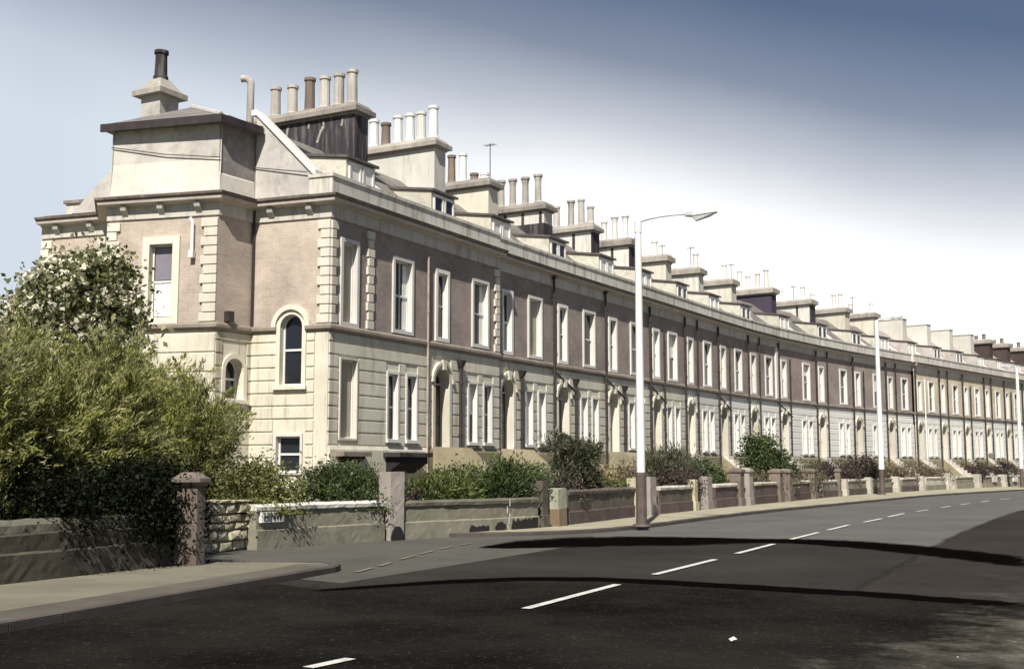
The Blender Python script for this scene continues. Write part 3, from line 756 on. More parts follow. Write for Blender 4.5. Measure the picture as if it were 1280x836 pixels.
    mb.faces([(a[0],a[1],9.5),(P4[0],P4[1],9.5),(P4[0]+inner.x*3,P4[1]+inner.y*3,9.5),(a[0]+inner.x*3,a[1]+inner.y*3,9.5),(P4[0]-lv.x*.2,P4[1]-lv.y*.2,11.0),(P4[0]-lv.x*.2+inner.x*3,P4[1]-lv.y*.2+inner.y*3,11.0)],
             [(0,1,4),(0,4,5,3),(1,2,5,4),(2,3,5),(0,3,2,1)])
    mb.build('lean_to_roof', M['attic'], root)
    mb = MB(); T, L = T_panel(P5, P4); mb.T = T
    mb.box(.35, 1.5, .6, 1.2, 9.45, 9.98); b_ = mb.build('parapet_block', M['parapet'], root)
    mb = MB(); mb.T = T; mb.box(.28, 1.57, .53, 1.27, 9.983, 10.08); mb.build('block_coping', M['cornice'], b_)
    # attic chimney
    cpos = loc(at_depth(187, 36.0))
    mb = MB(); x, y = cpos
    mb.box(x-.4, x+.4, y-.4, y+.4, 11.2, 13.25); s = mb.build('chimney_stack', M['attic'], root)
    mb = MB(); mb.box(x-.6, x+.6, y-.6, y+.6, 13.252, 13.42); mb.frustum(x-.58, x+.58, y-.58, y+.58, 13.422, 13.55, .16, .16); mb.frustum(x-.42, x+.42, y-.42, y+.42, 13.552, 13.85, .2, .2); mb.build('stack_cap', M['cap'], s)
    pot(s, x, y, 13.85, .95, .23, M['stack_d'])
    # flue pipe with a bent cowl
    fp = loc(at_depth(303.5, 37.0)); mb = MB(); x, y = fp
    wl = loc((C[0]-100, C[1]-0)); wd = Vector((wl[0]-0, wl[1]-0)).normalized()
    pts = [(x,y,11.3),(x,y,14.05)]+[(x+wd.x*.22*(1-math.cos(t)), y+wd.y*.22*(1-math.cos(t)), 14.05+.2*math.sin(t)) for t in (.4,.8,1.2,1.6,2.1)]
    mb.tube(pts, .115, 10); mb.build('flue_pipe', M['pot_pale'], root, smooth=True)
    # windows
    make_window(root, T_f, big, kind='curtain', bar=True, label='wide sash window with vertical glazing bar', sill=False)
    make_window(root, T_f, bl, kind='filled', name='blind_window', label='bricked up blind window', sill=False)
    make_window(root, T_f, p1, sw=.08, rev=.14, kind='glass'); make_window(root, T_f, p2, sw=.08, rev=.14, kind='glass')
    make_window(root, T_f, bg, sw=.05, rev=.12, kind='filled', name='blind_window', surround='quoin', sill=False)
    make_window(root, T_e, aw, sw=.13, rev=.2, kind='glass', bar=False, surround='quoin', name='arched_window', label='tall arched window', hood=True)
    make_window(root, T_e, bw, sw=.07, rev=.16, kind='blind', blind_frac=.0, surround='trim', name='basement_window', sill=False)
    make_window(root, T_r, rw, sw=.13, rev=.3, kind='glass', surround='quoin', name='arched_window', label='small arched side window', hood=False)
    make_window(root, T_b, uw, sw=.22, rev=.2, kind='blind_g', blind_frac=.47, surround='quoin', label='side window with grey blind half down', sill=False)
    mb = MB(T_b); mb.box(uw[0]+.07, uw[1]-.07, .172, .18, uw[2]+.07, (uw[2]+uw[3])/2-.04); mb.build('lower_blind', M['blind'], root)
    # quoins
    quoins(root, T_f, 0, .30, 'left'); quoins(root, T_e, L_e-.40, L_e, 'right', -.062); quoins(root, T_f, 1.76, 2.12, 'both')
    quoins(root, T_b, L_b-.52, L_b, 'right'); quoins(root, T_b, .0, .42, 'left'); quoins(root, T_l, L_l-.4, L_l, 'right'); quoins(root, T_l, 0, .4, 'left')
    # pipes and fittings
    downpipe(root, W-.02, .8, 8.4, M['pipe_t'], T_f, hopper=False, r=.036, y=-.12)
    mb = MB(T_b); xb = L_b*(237-127)/(267-127); mb.tube([(xb-.08,-.1,8.7),(xb,-.1,8.55),(xb,-.1,7.75)], .05, 6); mb.box(xb-.07, xb+.07, -.18, -.03, 7.55, 7.75); mb.build('short_pipe', M['pipe_w'], root)
    mb = MB(T_r); mb.box(L_r*.22, L_r*.22+.2, -.2, -.0, 5.76, 6.05); mb.build('vent_box', M['pipe'], root)
    mb = MB(T_r); mb.tube([(L_r-.06,-.06,5.7),(L_r-.06,-.06,9.1)], .04, 6); mb.build('corner_pipe', M['pipe'], root)
    # deep window ledges; the black block beneath each holds its shade
    for (a, b, dp) in ((.25, 1.6, .4), (xl-1.1, xl+.75, .7)):
        mb = MB(T_f); mb.box(a, b, -dp, -.102, 1.99, 2.12); o = mb.build('window_ledge', M['stack_d'] if dp > .5 else M['string'], root)
        mb = MB(T_f); mb.prism_x([(-.103,1.5),(-.103,1.988),(-dp+.1,1.988),(-dp+.1,1.8)] if dp > .5 else [(-.103,1.8),(-.103,1.988),(-dp+.12,1.988),(-dp+.12,1.95)], a+.15, b-.15); mb.build('ledge_bracket', M['hole'], o)  # the 'hole' black serves here as painted shade
    # roof, back walls, dormer, stack
    mb = MB(); mb.prism_x([(.26,9.45),(4.0,12.35),(8.4,9.3),(8.4,9.15),(4.0,12.2),(.26,9.3)], .1, W); mb.build('roof', M['slate'], root)
    mb = MB(); mb.box(.1, W, 8.0, 8.2, 0, 9.25)
    T, L = T_panel(back[0], P3); mb.T = None
    for a, b in ((( W,8.1), (P5[0]+inner.x*4, P5[1]+inner.y*4)), ((P5[0]+inner.x*4, P5[1]+inner.y*4), P5)):
        T, L = T_panel(a, b); mb.T = T; mb.box(0, L, .02, .2, 0, 9.4)
    mb.build('rear_wall', M['brick_end'], root)
    mb = MB(); mb.poly([(P5[0],P5[1],9.49),(P4[0],P4[1],9.49),(P3[0],P3[1],9.49),(P2[0],P2[1],9.49),(P1[0],P1[1],9.49),(0,0,9.49),(2,3,9.49),(2,8,9.49),(P5[0]+inner.x*4,P5[1]+inner.y*4,9.49)]); mb.build('flat_roof', M['lead'], root)
    dormer(root, xl-.15)
    chimney(root, W, 0)
    return root

end_house()
for k in range(1, len(Q)-1): build_house(k)

# ------------------------------------------------------------------ ground, roads, pavements
def strip_mesh(name, left, right, z, mat, kind='structure', zr=None):
    mb = MB(); n = len(left)
    b = mb.add([(x,y,z) for x, y in left]+[(x,y,z if zr is None else zr) for x, y in right])
    for i in range(n-1): mb.f.append((b+i, b+n+i, b+n+i+1, b+i+1)); mb.mi.append(0)
    return tag(mb.build(name, mat), kind=kind)
def resample(pts, step):
    P = [Vector(p) for p in pts]; out = [P[0]]
    for a, b in zip(P, P[1:]):
        n = max(1, int((b-a).length/step))
        for i in range(1, n+1): out.append(a+(b-a)*i/n)
    return [(p.x, p.y) for p in out]
def smooth(pts, it=12):
    P = [Vector(p) for p in pts]
    for _ in range(it):
        P = [P[0]]+[(P[i-1]+P[i]*2+P[i+1])/4 for i in range(1, len(P)-1)]+[P[-1]]
    return [(p.x, p.y) for p in P]
def offset(pts, d):
    P = [Vector(p) for p in pts]; out = []
    for i, p in enumerate(P):
        t = (P[min(i+1,len(P)-1)]-P[max(i-1,0)]).normalized(); out.append((p.x+t.y*d, p.y-t.x*d))
    return out
mb = MB(); mb.poly([(-1500,-300,-.05),(1500,-300,-.05),(1500,2500,-.05),(-1500,2500,-.05)]); tag(mb.build('ground', M['earth']), kind='structure')
cl = [(-16,-22)]+[(-6.3,0),(-1.58,10.37),(.83,15.71),(2.99,20.3),(5.05,24.6),(7.2,29.2),(14,42.3),(20,53),(27,64.5),(36,76.5),(46,88),(80,126),(125,175)]
cl = smooth(resample(cl, 1.5), 30)
strip_mesh('road', offset(cl, -7.5), offset(cl, 9.5), 0, M['road'])
# garden wall base line
wl_px = [(256,692),(320,686),(400,680),(490,672.5),(600,665.5),(680,660.5),(712,656),(795,645.5),(823,642.5),(872,637.5),(925,632),(959,629),(1005,624.5),(1060,619),(1120,615),(1180,611.5),(1232,609),(1290,606.8)]
PV = .1
wl = smooth(resample([G(u,v,PV*(0 if u < 500 else 1)) if u > 500 else G(u,v,.02) for u, v in wl_px], .8), 14)
d = (Vector(wl[-1])-Vector(wl[-8])).normalized(); wl += [tuple(Vector(wl[-1])+d*t) for t in range(1, 20, 1)]
def wl_at(u, z=PV):
    best = min(range(len(wl)-1), key=lambda i: abs(proj_u(wl[i][0]*.5+wl[i+1][0]*.5, wl[i][1]*.5+wl[i+1][1]*.5, z)-u))
    a, b = wl[best], wl[best+1]; ua, ub = proj_u(*a, z), proj_u(*b, z)
    t = min(1.2, max(-.2, (u-ua)/(ub-ua) if abs(ub-ua) > 1e-6 else 0))
    return best+t
def wl_pt(s):
    s = max(0, min(len(wl)-1.001, s)); i = int(s); t = s-i
    return (wl[i][0]+(wl[i+1][0]-wl[i][0])*t, wl[i][1]+(wl[i+1][1]-wl[i][1])*t)
def wl_sub(u0, u1):
    a, b = wl_at(u0), wl_at(u1)
    return [wl_pt(a)]+[wl[i] for i in range(int(a)+1, int(b)+1) if a+.1 < i < b-.1]+[wl_pt(b)]
kb_px = [(560,671.5),(610,673),(655,672),(720,669.5),(780,664),(830,657),(905,647),(955,641),(1030,633.5),(1100,626.5),(1160,620.5),(1220,616.5),(1290,612.5)]
kb = [G(*p, 0) for p in kb_px]
kb = smooth(resample(kb, .8), 12)
d = (Vector(kb[-1])-Vector(kb[-8])).normalized(); kb += [tuple(Vector(kb[-1])+d*t) for t in range(1, 20, 1)]
def kerb_run(pts, prof, mat, step=.92, gap=.014):
    mb = MB(); P = resample(pts, .23); L = [0]
    for a, b in zip(P, P[1:]): L.append(L[-1]+math.dist(a, b))
    def at(t):
        j = max(0, min(len(P)-2, next((q for q in range(len(L)-1) if L[q+1] >= t), len(P)-2))); f = (t-L[j])/max(1e-6, L[j+1]-L[j])
        return (P[j][0]+(P[j+1][0]-P[j][0])*f, P[j][1]+(P[j+1][1]-P[j][1])*f)
    t = 0; rk = random.Random(8)
    while t < L[-1]-.2:
        e = min(L[-1], t+step*rk.uniform(.85,1.15)); dz = rk.uniform(-.006,.006)
        mb.sweep([at(t), at((t+e)/2), at(e-gap)], [(o, z+(dz if z > 0 else 0)) for o, z in prof]); t = e
    return tag(mb.build('kerb', mat), kind='structure')
def match(n, pts):
    L = [0]
    for a, b in zip(pts, pts[1:]): L.append(L[-1]+math.dist(a, b))
    out = []
    for i in range(n):
        t = L[-1]*i/(n-1); j = max(0, min(len(pts)-2, next((q for q in range(len(L)-1) if L[q+1] >= t), len(pts)-2)))
        f = (t-L[j])/max(1e-6, L[j+1]-L[j]); out.append((pts[j][0]+(pts[j+1][0]-pts[j][0])*f, pts[j][1]+(pts[j+1][1]-pts[j][1])*f))
    return out
wl_p = [p for p in wl if p[1] > wl_pt(wl_at(560))[1]]
n = 90
strip_mesh('pavement', match(n, wl_p), match(n, offset(kb, -.02)), PV, M['pave'])
kerb_run([p for p in kb if p[1] < 110], [(-.14,-.02),(0,-.02),(0,PV-.015),(-.02,PV+.006),(-.14,PV+.006)], M['kerb_d'])  # shadow line at the road edge put into the kerb's dark colour
# raised front gardens between wall and houses
fr = [(q[0], q[1]) for q in Q]
strip_mesh('garden_ground', match(n, [(-9,30)]+[(-5.3,32.6)]+fr[1:]), match(n, offset(wl, -.2)), .72, M['soil'])
# side lane
mb = MB(); mb.poly([(*G(256,690,0),-.012),(-22,31.0,-.012),(-22,26.5,-.012),(-5.3,19.9,-.012),(-2.5,17.5,-.012),(2,27,-.012),(2,33.5,-.012),(-3,31,-.012)]); 
mb.v = [(p[0],p[1],.006) for p in mb.v]; tag(mb.build('side_lane', M['lane']), kind='structure')
# left pavement with rounded nose
kl = [(-16.5,-16),(-9.4,1.2),(-5.24,12.27),(-3.9,16.2),(-3.05,18.6)]
nose = [(-2.83,19.25),(-2.80,19.6),(-2.95,19.95),(-3.4,20.15),(-4.2,20.2),(-5.0,20.15)]
kl = smooth(resample(kl, .6), 8)+nose
wlL = resample([(-22,-16),(-13.9,1.2),(-6.98,16.27),(-5.9,18.6),(-5.3,19.85)], .6)
strip_mesh('pavement', match(60, wlL), match(60, kl), .101, M['pave_l'])
strip_mesh('pavement', match(60, offset(kl[:-4], -.75)), match(60, offset(kl[:-4], -.1)), .107, M['pave_k'])
kerb_run([p for p in kl if p[1] > -2], [(-.14,-.02),(.0,-.02),(.0,.09),(-.02,.112),(-.14,.112)], M['kerb_d'])
# dark bands, a resurfaced strip and vignette-darkened near surfaces; every patch feathers out
def feather(m, lo=.35, hi=.75, scale=2.2):
    nt = m.node_tree; b = nt.nodes['Principled BSDF']
    at = N(nt, 'ShaderNodeAttribute'); at.attribute_name = 'edge'
    n1 = noise(nt, coords(nt), scale, 8, .7); ad = N(nt, 'ShaderNodeMath', operation='ADD')
    nt.links.new(at.outputs['Fac'], ad.inputs[0]); nt.links.new(n1, ad.inputs[1])
    nt.links.new(ramp(nt, ad.outputs[0], ((lo+.15,(0,0,0)),(hi+.15,(1,1,1)))), b.inputs['Alpha'])
for q_, sc_ in (('tar',3.0),('road_m',1.2),('road_n',.8),('road_s',1.0)): feather(M[q_], scale=sc_)
def resample_n(p, n): return match(n, p)
def rows_mesh(name, rows, edge, z, mat):
    """lofted flat sheet through several rows of points, with an edge-wear value per row"""
    n = len(rows[0]); mb = MB(); b = mb.add([(x,y,z) for r in rows for x, y in r])
    for k in range(len(rows)-1):
        for i in range(n-1): mb.f.append((b+k*n+i, b+(k+1)*n+i, b+(k+1)*n+i+1, b+k*n+i+1)); mb.mi.append(0)
    o = tag(mb.build(name, mat), kind='structure')
    at = o.data.attributes.new('edge', 'FLOAT', 'POINT'); v = []
    for e in edge: v += [e*min(1, min(i, n-1-i)/3) if e_ends else e for i in range(n)]
    at.data.foreach_set('value', v); return o
e_ends = True
def lerp_rows(A, B, ts): return [[(a[0]+(b[0]-a[0])*t, a[1]+(b[1]-a[1])*t) for a, b in zip(A, B)] for t in ts]
def band(pxs, z, mat, name):
    top = match(80, [G(u, v-t*.62) for u, v, t in pxs]); bot = match(80, [G(u, v+t*.62) for u, v, t in pxs])
    return rows_mesh(name, lerp_rows(top, bot, (0,.28,.72,1)), (0,.6,.6,0), z, mat)
b2 = [(385,739.5,2),(450,735,3.5),(550,728,4.5),(650,724,4.5),(750,724.5,5),(850,729.5,6),(960,736,6.5),(1080,743,6.5),(1190,751,6.5),(1290,758,6)]
b1 = [(596,685,1),(640,681,8),(700,678.5,11),(780,676.5,11),(860,677,10),(930,676.5,6),(965,676,5),(1010,677,6),(1080,681.5,9),(1150,688,11),(1220,696,12),(1290,704.5,12)]
band(b1, .012, M['tar'], 'road_patch'); band(b2, .0125, M['tar'], 'road_patch')
near = [G(u, v) for u, v, t in b2]
top = match(60, [G(u, v) for u, v in [(418,717),(450,712),(500,702.5),(550,693)]]+[G(u, v) for u, v, t in b1])
rows_mesh('road_patch', lerp_rows(top, match(60, [G(375,738)]+near), (0,.10,1.0,1.06)), (.3,.8,.8,.3), .004, M['road_m'])  # sheet for the middle step of the vignette darkening
e_ends = False
mb = MB(); mb.poly([(*p,.0022) for p in [(-4.2,15.6),(-3.4,17.6),(-3.0,18.7),(-2.82,19.25)]+[G(434,713.5),G(470,709),G(500,720),G(470,738),G(400,745)]])
o = tag(mb.build('road_patch', M['road_m']), kind='structure'); at = o.data.attributes.new('edge', 'FLOAT', 'POINT'); at.data.foreach_set('value', [.9]*len(o.data.vertices))  # sheet for the middle step of the vignette darkening
kp = [p for p in kl[:-6] if 1.0 < p[1] < 17.6]
mb = MB(); mb.poly([(x, y, .008) for x, y in [(13,9),(4,2.5),(-5,-.5)]+[(p[0]+.02,p[1]) for p in kp]+[G(405,737.8)]+near[1:]+[G(1400,768)]])
o = tag(mb.build('road_patch', M['road_n']), kind='structure'); at = o.data.attributes.new('edge', 'FLOAT', 'POINT'); at.data.foreach_set('value', [.9]*len(o.data.vertices))  # sheet for the foreground vignette darkness
rs0 = offset(cl, 3.3); rs1 = offset(cl, 9.4)
k0 = next(i for i, p in enumerate(cl) if p[1] > 15.5)
rows_mesh('road_patch', [r[k0:] for r in (offset(cl,3.1), offset(cl,3.5), rs1)], (0,.8,.8), .0105, M['road_s'])
# gravel verge on the photographer's side, ragged edge
rnd = random.Random(5); vg0 = [(-12,-18)]+[(-1.6,0),(3.9,9.3),(8.0,15.6),(11.3,21.5),(15.5,31),(24,46),(36,64),(52,84),(90,128)]
vg0 = resample(vg0, .35); vo = strip_mesh('verge', offset(vg0, -2.0), offset(vg0, 30), .016, M['verge'])
nv = len(vg0); mid = offset(vg0, 2.6)
mb = MB(); b0 = mb.add([(x,y,.016) for x, y in offset(vg0, -2.2)]+[(x,y,.016) for x, y in mid]+[(x,y,.016) for x, y in offset(vg0, 30)])
for r_ in (0, nv):
    for i in range(nv-1): mb.f.append((b0+r_+i, b0+r_+nv+i, b0+r_+nv+i+1, b0+r_+i+1)); mb.mi.append(0)
bpy.data.objects.remove(vo); vo = tag(mb.build('verge', M['verge']), kind='structure')
at = vo.data.attributes.new('edge', 'FLOAT', 'POINT'); at.data.foreach_set('value', [0.0]*nv+[.75]*nv+[1.0]*nv)
mb = MB()
for _ in range(420):
    i = rnd.randrange(15, 90); px, py = vg0[i]
    x = px+rnd.gauss(-.6,.9); y = py+rnd.gauss(0,.9); r = rnd.uniform(.006,.018)
    c = [(x+r*math.cos(t+rnd.uniform(-.3,.3))*rnd.uniform(.7,1.2), y+r*math.sin(t)*rnd.uniform(.7,1.2)) for t in (0,1.05,2.1,3.14,4.2,5.24)]
    mb.faces([(*p,.012) for p in c]+[((p[0]+x)/2,(p[1]+y)/2,.012+r*.8) for p in c], [(q,(q+1)%6,6+(q+1)%6,6+q) for q in range(6)]+[(6,7,8,9,10,11)])
tag(mb.build('loose_gravel', M['stones']), 'loose pale gravel scattered along the road edge in the foreground', 'gravel', kind='stuff')
# centre line dashes and the give-way line at the lane mouth
DASH = [((385,836.5),(438,825)),((657,762),(772,731.5)),((818,719),(894,700)),((921,692.5),(967,680.5)),((989,674.5),(1023,666)),((1035,663),(1061,656.5)),((1080,653),(1102,648.5)),((1110,646.5),(1130,642)),((1146,639.5),(1160,637.5)),((1176,634.5),(1188,633)),((1200,631),(1212,629.5)),((1226,627.5),(1236,626)),((1250,624.5),(1262,623.5))]
mb = MB()
for a, b in DASH:
    A, B = Vector(G(*a)), Vector(G(*b)); t = (B-A).normalized(); s = Vector((t.y,-t.x))*.062
    for i in range(6):
        p, q = A+(B-A)*i/6, A+(B-A)*(i+1)/6
        mb.poly([(*(p-s),.02),(*(p+s),.02),(*(q+s),.02),(*(q-s),.02)])
tag(mb.build('road_marking', M['paint']), kind='structure')
mb = MB()
GW = [((445,716),(466,710.5)),((474,708.5),(488,704)),((500,700),(519,695)),((526,693),(542,689)),((550,687),(566,683.5)),((574,682),(588,680))]
for a, b in GW:
    A, B = Vector(G(*a)), Vector(G(*b)); t = (B-A).normalized(); s = Vector((t.y,-t.x))*.045
    mb.poly([(*(A-s),.021),(*(A+s),.021),(*(B+s),.021),(*(B-s),.021)])
tag(mb.build('road_marking', M['pave_l']), kind='structure')
# ------------------------------------------------------------------ garden walls and piers
def local_to(root_xy, pts): return [(x-root_xy[0], y-root_xy[1]) for x, y in pts]
GWG = 'front garden wall sections'
def gwall(u0, u1, label, h=.95, lower='stone', upper='stone', cope='stone_w', t=.32, split=.42, z0=0.0):
    pts = wl_sub(u0, u1); o = pts[0]; lp = local_to(o, pts)
    root = empty('garden_wall', (o[0], o[1], z0)); tag(root, label, 'garden wall', GWG)
    mb = MB(); mb.sweep(lp, [(-t,0),(0,0),(0,split-.03),(-.04,split),(-t,split)]); mb.build('lower_course', M[lower], root, rough=.012)
    mb = MB(); mb.sweep(lp, [(-t+.02,split+.002),(-.045,split+.002),(-.05,h-.13),(-t+.02,h-.13)]); mb.build('upper_course', M[upper], root, rough=.012)
    rnd = random.Random(int(u0)); mb = MB(); q = resample(lp, .9)
    mb.sweep([(x+rnd.uniform(-.008,.008), y+rnd.uniform(-.008,.008)) for x, y in q], [(-t-.02,h-.128),(0,h-.128),(.01,h-.05),(-.06,h),(-t-.02,h)]); mb.build('coping', M[cope], root, rough=.022)
    return root
def gpier(u, label, w=.42, h=1.3, mat='stone_p', cap=True, tilt=(0,0), z0=PV, capmat=None, panel=False, out=.06, base=True):
    p = wl_pt(wl_at(u)); q = wl_pt(wl_at(u)+.6); a = math.atan2(q[1]-p[1], q[0]-p[0])
    root = empty('gate_pier', (p[0], p[1], z0-.02), a); root.rotation_euler = (tilt[0], tilt[1], a)
    tag(root, label, 'gate pier', 'gate piers along the front walls')
    y0, y1 = -out, w-out
    mb = MB(); mb.box(-w/2, w/2, y0, y1, 0, h-(.16 if cap else 0))
    mb.build('shaft', M[mat], root, rough=.014)
    if base: mb = MB(); e = .008 if base == 'rusty' else .04; mb.box(-w/2-e, w/2+e, y0-e, y1+e, 0, .5 if base == 'rusty' else .34); mb.build('base_block', M['rust'] if base == 'rusty' else M[mat], root, bevel=.015)
    if cap:
        mb = MB(); mb.box(-w/2-.05, w/2+.05, y0-.05, y1+.05, h-.158, h-.06); mb.frustum(-w/2-.03, w/2+.03, y0-.03, y1+.03, h-.058, h+.03, w*.3, w*.3)
        mb.build('cap_stone', M[capmat or mat], root, bevel=.012)
    return root
gwall(321, 481, 'long smooth garden wall with flaking white coping below the dark hedge', .93, 'stone', 'stone', 'white_cap', z0=0)
w2 = gwall(506, 674, 'grey cracked garden wall with black stains along its foot', .90, 'stone', 'stone', 'stone_m')
gwall(712, 797, 'low garden wall with dark upper and reddish lower course left of near lamp', 1.0, 'stone_r', 'stone_d', 'stone_d', z0=PV-.05)
gwall(826, 867, 'dark garden wall with pale coping just right of the near lamp post', .98, 'stone_r', 'stone_d', 'stone_w', z0=PV-.05)
gwall(896, 923, 'reddish garden wall section between the squat block pier and brown pier pair', .98, 'stone_r', 'stone_r', 'stone_w', z0=PV-.05)
gwall(945, 973, 'reddish garden wall section right of the brown double pier', .98, 'stone_r', 'stone_r', 'stone_w', z0=PV-.05)
gwall(995, 1014, 'short reddish garden wall section below the brownish mauve hedge', .98, 'stone_r', 'stone_r', 'stone_w', z0=PV-.05)
gwall(1030, 1048, 'grey garden wall section left of the thin upright stone post', .95, 'stone_r', 'stone', 'stone_w', z0=PV-.05)
gwall(1062, 1084, 'grey garden wall section just left of the middle lamp post', .95, 'stone_d', 'stone', 'stone_w', z0=PV-.05)
gwall(1092, 1116, 'grey garden wall section behind the middle lamp post', .95, 'stone_d', 'stone', 'stone', z0=PV-.05)
gwall(1129, 1149, 'green grey garden wall with reddish foot beyond the middle lamp', .95, 'stone_r', 'leafwall' if False else 'stone', 'stone_w', z0=PV-.05)
gwall(1159, 1183, 'palest garden wall section beyond the middle lamp, nearly white', .95, 'stone', 'stone_w', 'stone_w', z0=PV-.05)
gwall(1197, 1218, 'first far green grey wall right of the pale pier pair', .95, 'stone', 'stone', 'stone_w', z0=PV-.05)
gwall(1233, 1252, 'second far green grey wall right of the pale pier pair', .95, 'stone', 'stone', 'stone_w', z0=PV-.05)
gwall(1262, 1284, 'last garden wall section at the right edge by the far lamp', .95, 'stone', 'stone', 'stone_w', z0=PV-.05)
# stains and cracks at the foot of the second wall
pts = wl_sub(586, 672); o = w2.location; lp = [(x-o.x, y-o.y) for x, y in pts]
def stain(i0, i1, h0, h1, name='missing_stones'):
    P = match(40, lp); seg = P[i0:i1]; rnd = random.Random(i0); mb = MB()
    prof = [(x, y) for x, y in seg]; tp = h0+.06; h0p = h0+.03
    for (a, b) in zip(prof, prof[1:]):
        e = (Vector(b)-Vector(a)).normalized(); nx, ny = e.y*.016, -e.x*.016
        t1 = h1+rnd.uniform(-.06,.04)
        q0 = h0 if b is not prof[-1] else h0+.04
        mb.poly([(a[0]+nx,a[1]+ny,h0p),(b[0]+nx,b[1]+ny,q0),(b[0]+nx,b[1]+ny,t1),(a[0]+nx,a[1]+ny,tp)]); tp = t1; h0p = q0
    mb.build(name, M['hole'], w2)
stain(0, 11, .10, .25); stain(13, 20, .12, .30); stain(22, 40, .10, .36)
mb = MB(); a = lp[0]; P = match(40, lp); e = (Vector(P[22])-Vector(P[21])).normalized(); nx, ny = e.y*.018, -e.x*.018
z = .88; i = 20
rnd = random.Random(2)
while z > .1:
    z2 = z-.09; x0, y0 = P[20]; dx = rnd.uniform(-.05,.06)
    mb.poly([(x0+nx+e.x*dx,y0+ny+e.y*dx,z),(x0+nx+e.x*(dx+.035),y0+ny+e.y*(dx+.035),z),(x0+nx+e.x*(dx+.045),y0+ny+e.y*(dx+.045),z2),(x0+nx+e.x*(dx+.005),y0+ny+e.y*(dx+.005),z2)]); z = z2
mb.build('mortared_crack', M['white_cap'], w2)
p2 = gpier(494, 'tall pinkish gate pier with a black drain hole at its foot', .42, 1.58, 'stone_p', False, z0=.02, base=False)
mb = MB(); mb.prism_y([(.19*math.cos(t), .03+.30*math.sin(t)) for t in [math.pi*i/12 for i in range(13)]], -.095, -.05)
mb.build('drain_hole', M['hole'], p2)
gpier(684, 'narrow dark pier beside the leaning block, under the spiky shrub', .3, 1.25, 'stone_d', False, out=-.05)
gpier(699, 'leaning squat gate pier, pale above and rusty below', .50, 1.02, 'stone_g', False, tilt=(0,R(-3)), out=.12, base='rusty')
for u, w, h, m, lab in ((797,.36,1.25,'rubble','yellowish pier just left of the near lamp post'),(815,.62,1.28,'stone_p','broad pale mauve pier right behind the near lamp post'),
    (869,.34,1.15,'rubble','thin yellowish pier left of the squat block pier'),(886,.62,1.25,'stone_p','squat block gate pier right of the small round shrub'),
    (927,.5,1.55,'stone_b','left brown pier of the double pair below the evergreen tree'),(938,.5,1.55,'stone_p','right brown pier of the double pair below the evergreen tree'),
    (976,.5,1.5,'stone_b','left brown pier of the second pair, below the brownish mauve hedge'),(988,.5,1.5,'stone_b','right brown pier of the second pair, below the brownish mauve hedge'),
    (1019,.62,1.5,'stone_b','broad brown pier left of the plum hedge'),(1050,.28,1.5,'stone_b','thin upright stone post before the plum hedge'),
    (1058,.4,.95,'stone_w','short white pier right of the thin stone post'),(1088,.35,1.0,'stone_w','short white pier left of the middle lamp post'),
    (1123,.45,1.0,'stone_w','white pier just beyond the middle lamp post'),(1154,.45,1.0,'stone_w','white pier left of the palest wall'),
    (1186,.5,1.15,'stone_w','taller pale pier of the far pair'),(1193,.5,.95,'stone_w','lower pale pier of the far pair'),(1225,.6,1.05,'stone_w','pale pier before the far plum hedge'),(1257,.55,1.0,'stone_w','pale pier nearest the far lamp post')):
    gpier(u, lab, w, h, m, cap=h > 1.4)
# rubble wall section at the lane corner
a, b = G(252,693,.0), G(319,686,.0)
d = Vector((b[0]-a[0], b[1]-a[1])); L = d.length; ang = math.atan2(d.y, d.x)
root = empty('rubble_wall', (a[0], a[1], 0), ang); tag(root, 'rough yellow rubble stone wall end at the lane corner beside the brown pier', 'rubble wall')
mb = MB(); mb.box(-.3, L+.02, .04, .4, 0, 1.0)
mb.T = None
mb.box(-.3, -.0, .401, 14, 0, 1.0); mb.build('wall_core', M['mortar'], root)
mb = MB(); rnd = random.Random(11); z = .02
while z < .98:
    hgt = rnd.uniform(.14,.27); x = -.3+rnd.uniform(0,.1); zt = min(z+hgt, 1.06)
    while x < L:
        w = rnd.uniform(.18,.5); x2 = min(x+w, L+.04); j = lambda s: rnd.uniform(-s, s)
        g = .018; pr = rnd.uniform(.02,.10)
        f = [(x+g+j(.015),.05,z+g),(x2-g+j(.015),.05,z+g),(x2-g+j(.015),.05,zt-g+j(.02)),(x+g+j(.015),.05,zt-g+j(.02))]
        t = [(p[0]*.88+(x+x2)/2*.12+j(.012), -pr+j(.02), p[2]*.86+(z+zt)/2*.14+j(.012)) for p in f]
        c = ((x+x2)/2+j(.04), -pr-.03, (z+zt)/2+j(.02))
        mb.faces(f+t+[c], [(0,1,5,4),(1,2,6,5),(2,3,7,6),(3,0,4,7),(4,5,8),(5,6,8),(6,7,8),(7,4,8)])
        x = x2
    z = zt
mb.build('rubble_stones', M['rubble'], root, rough=.025)
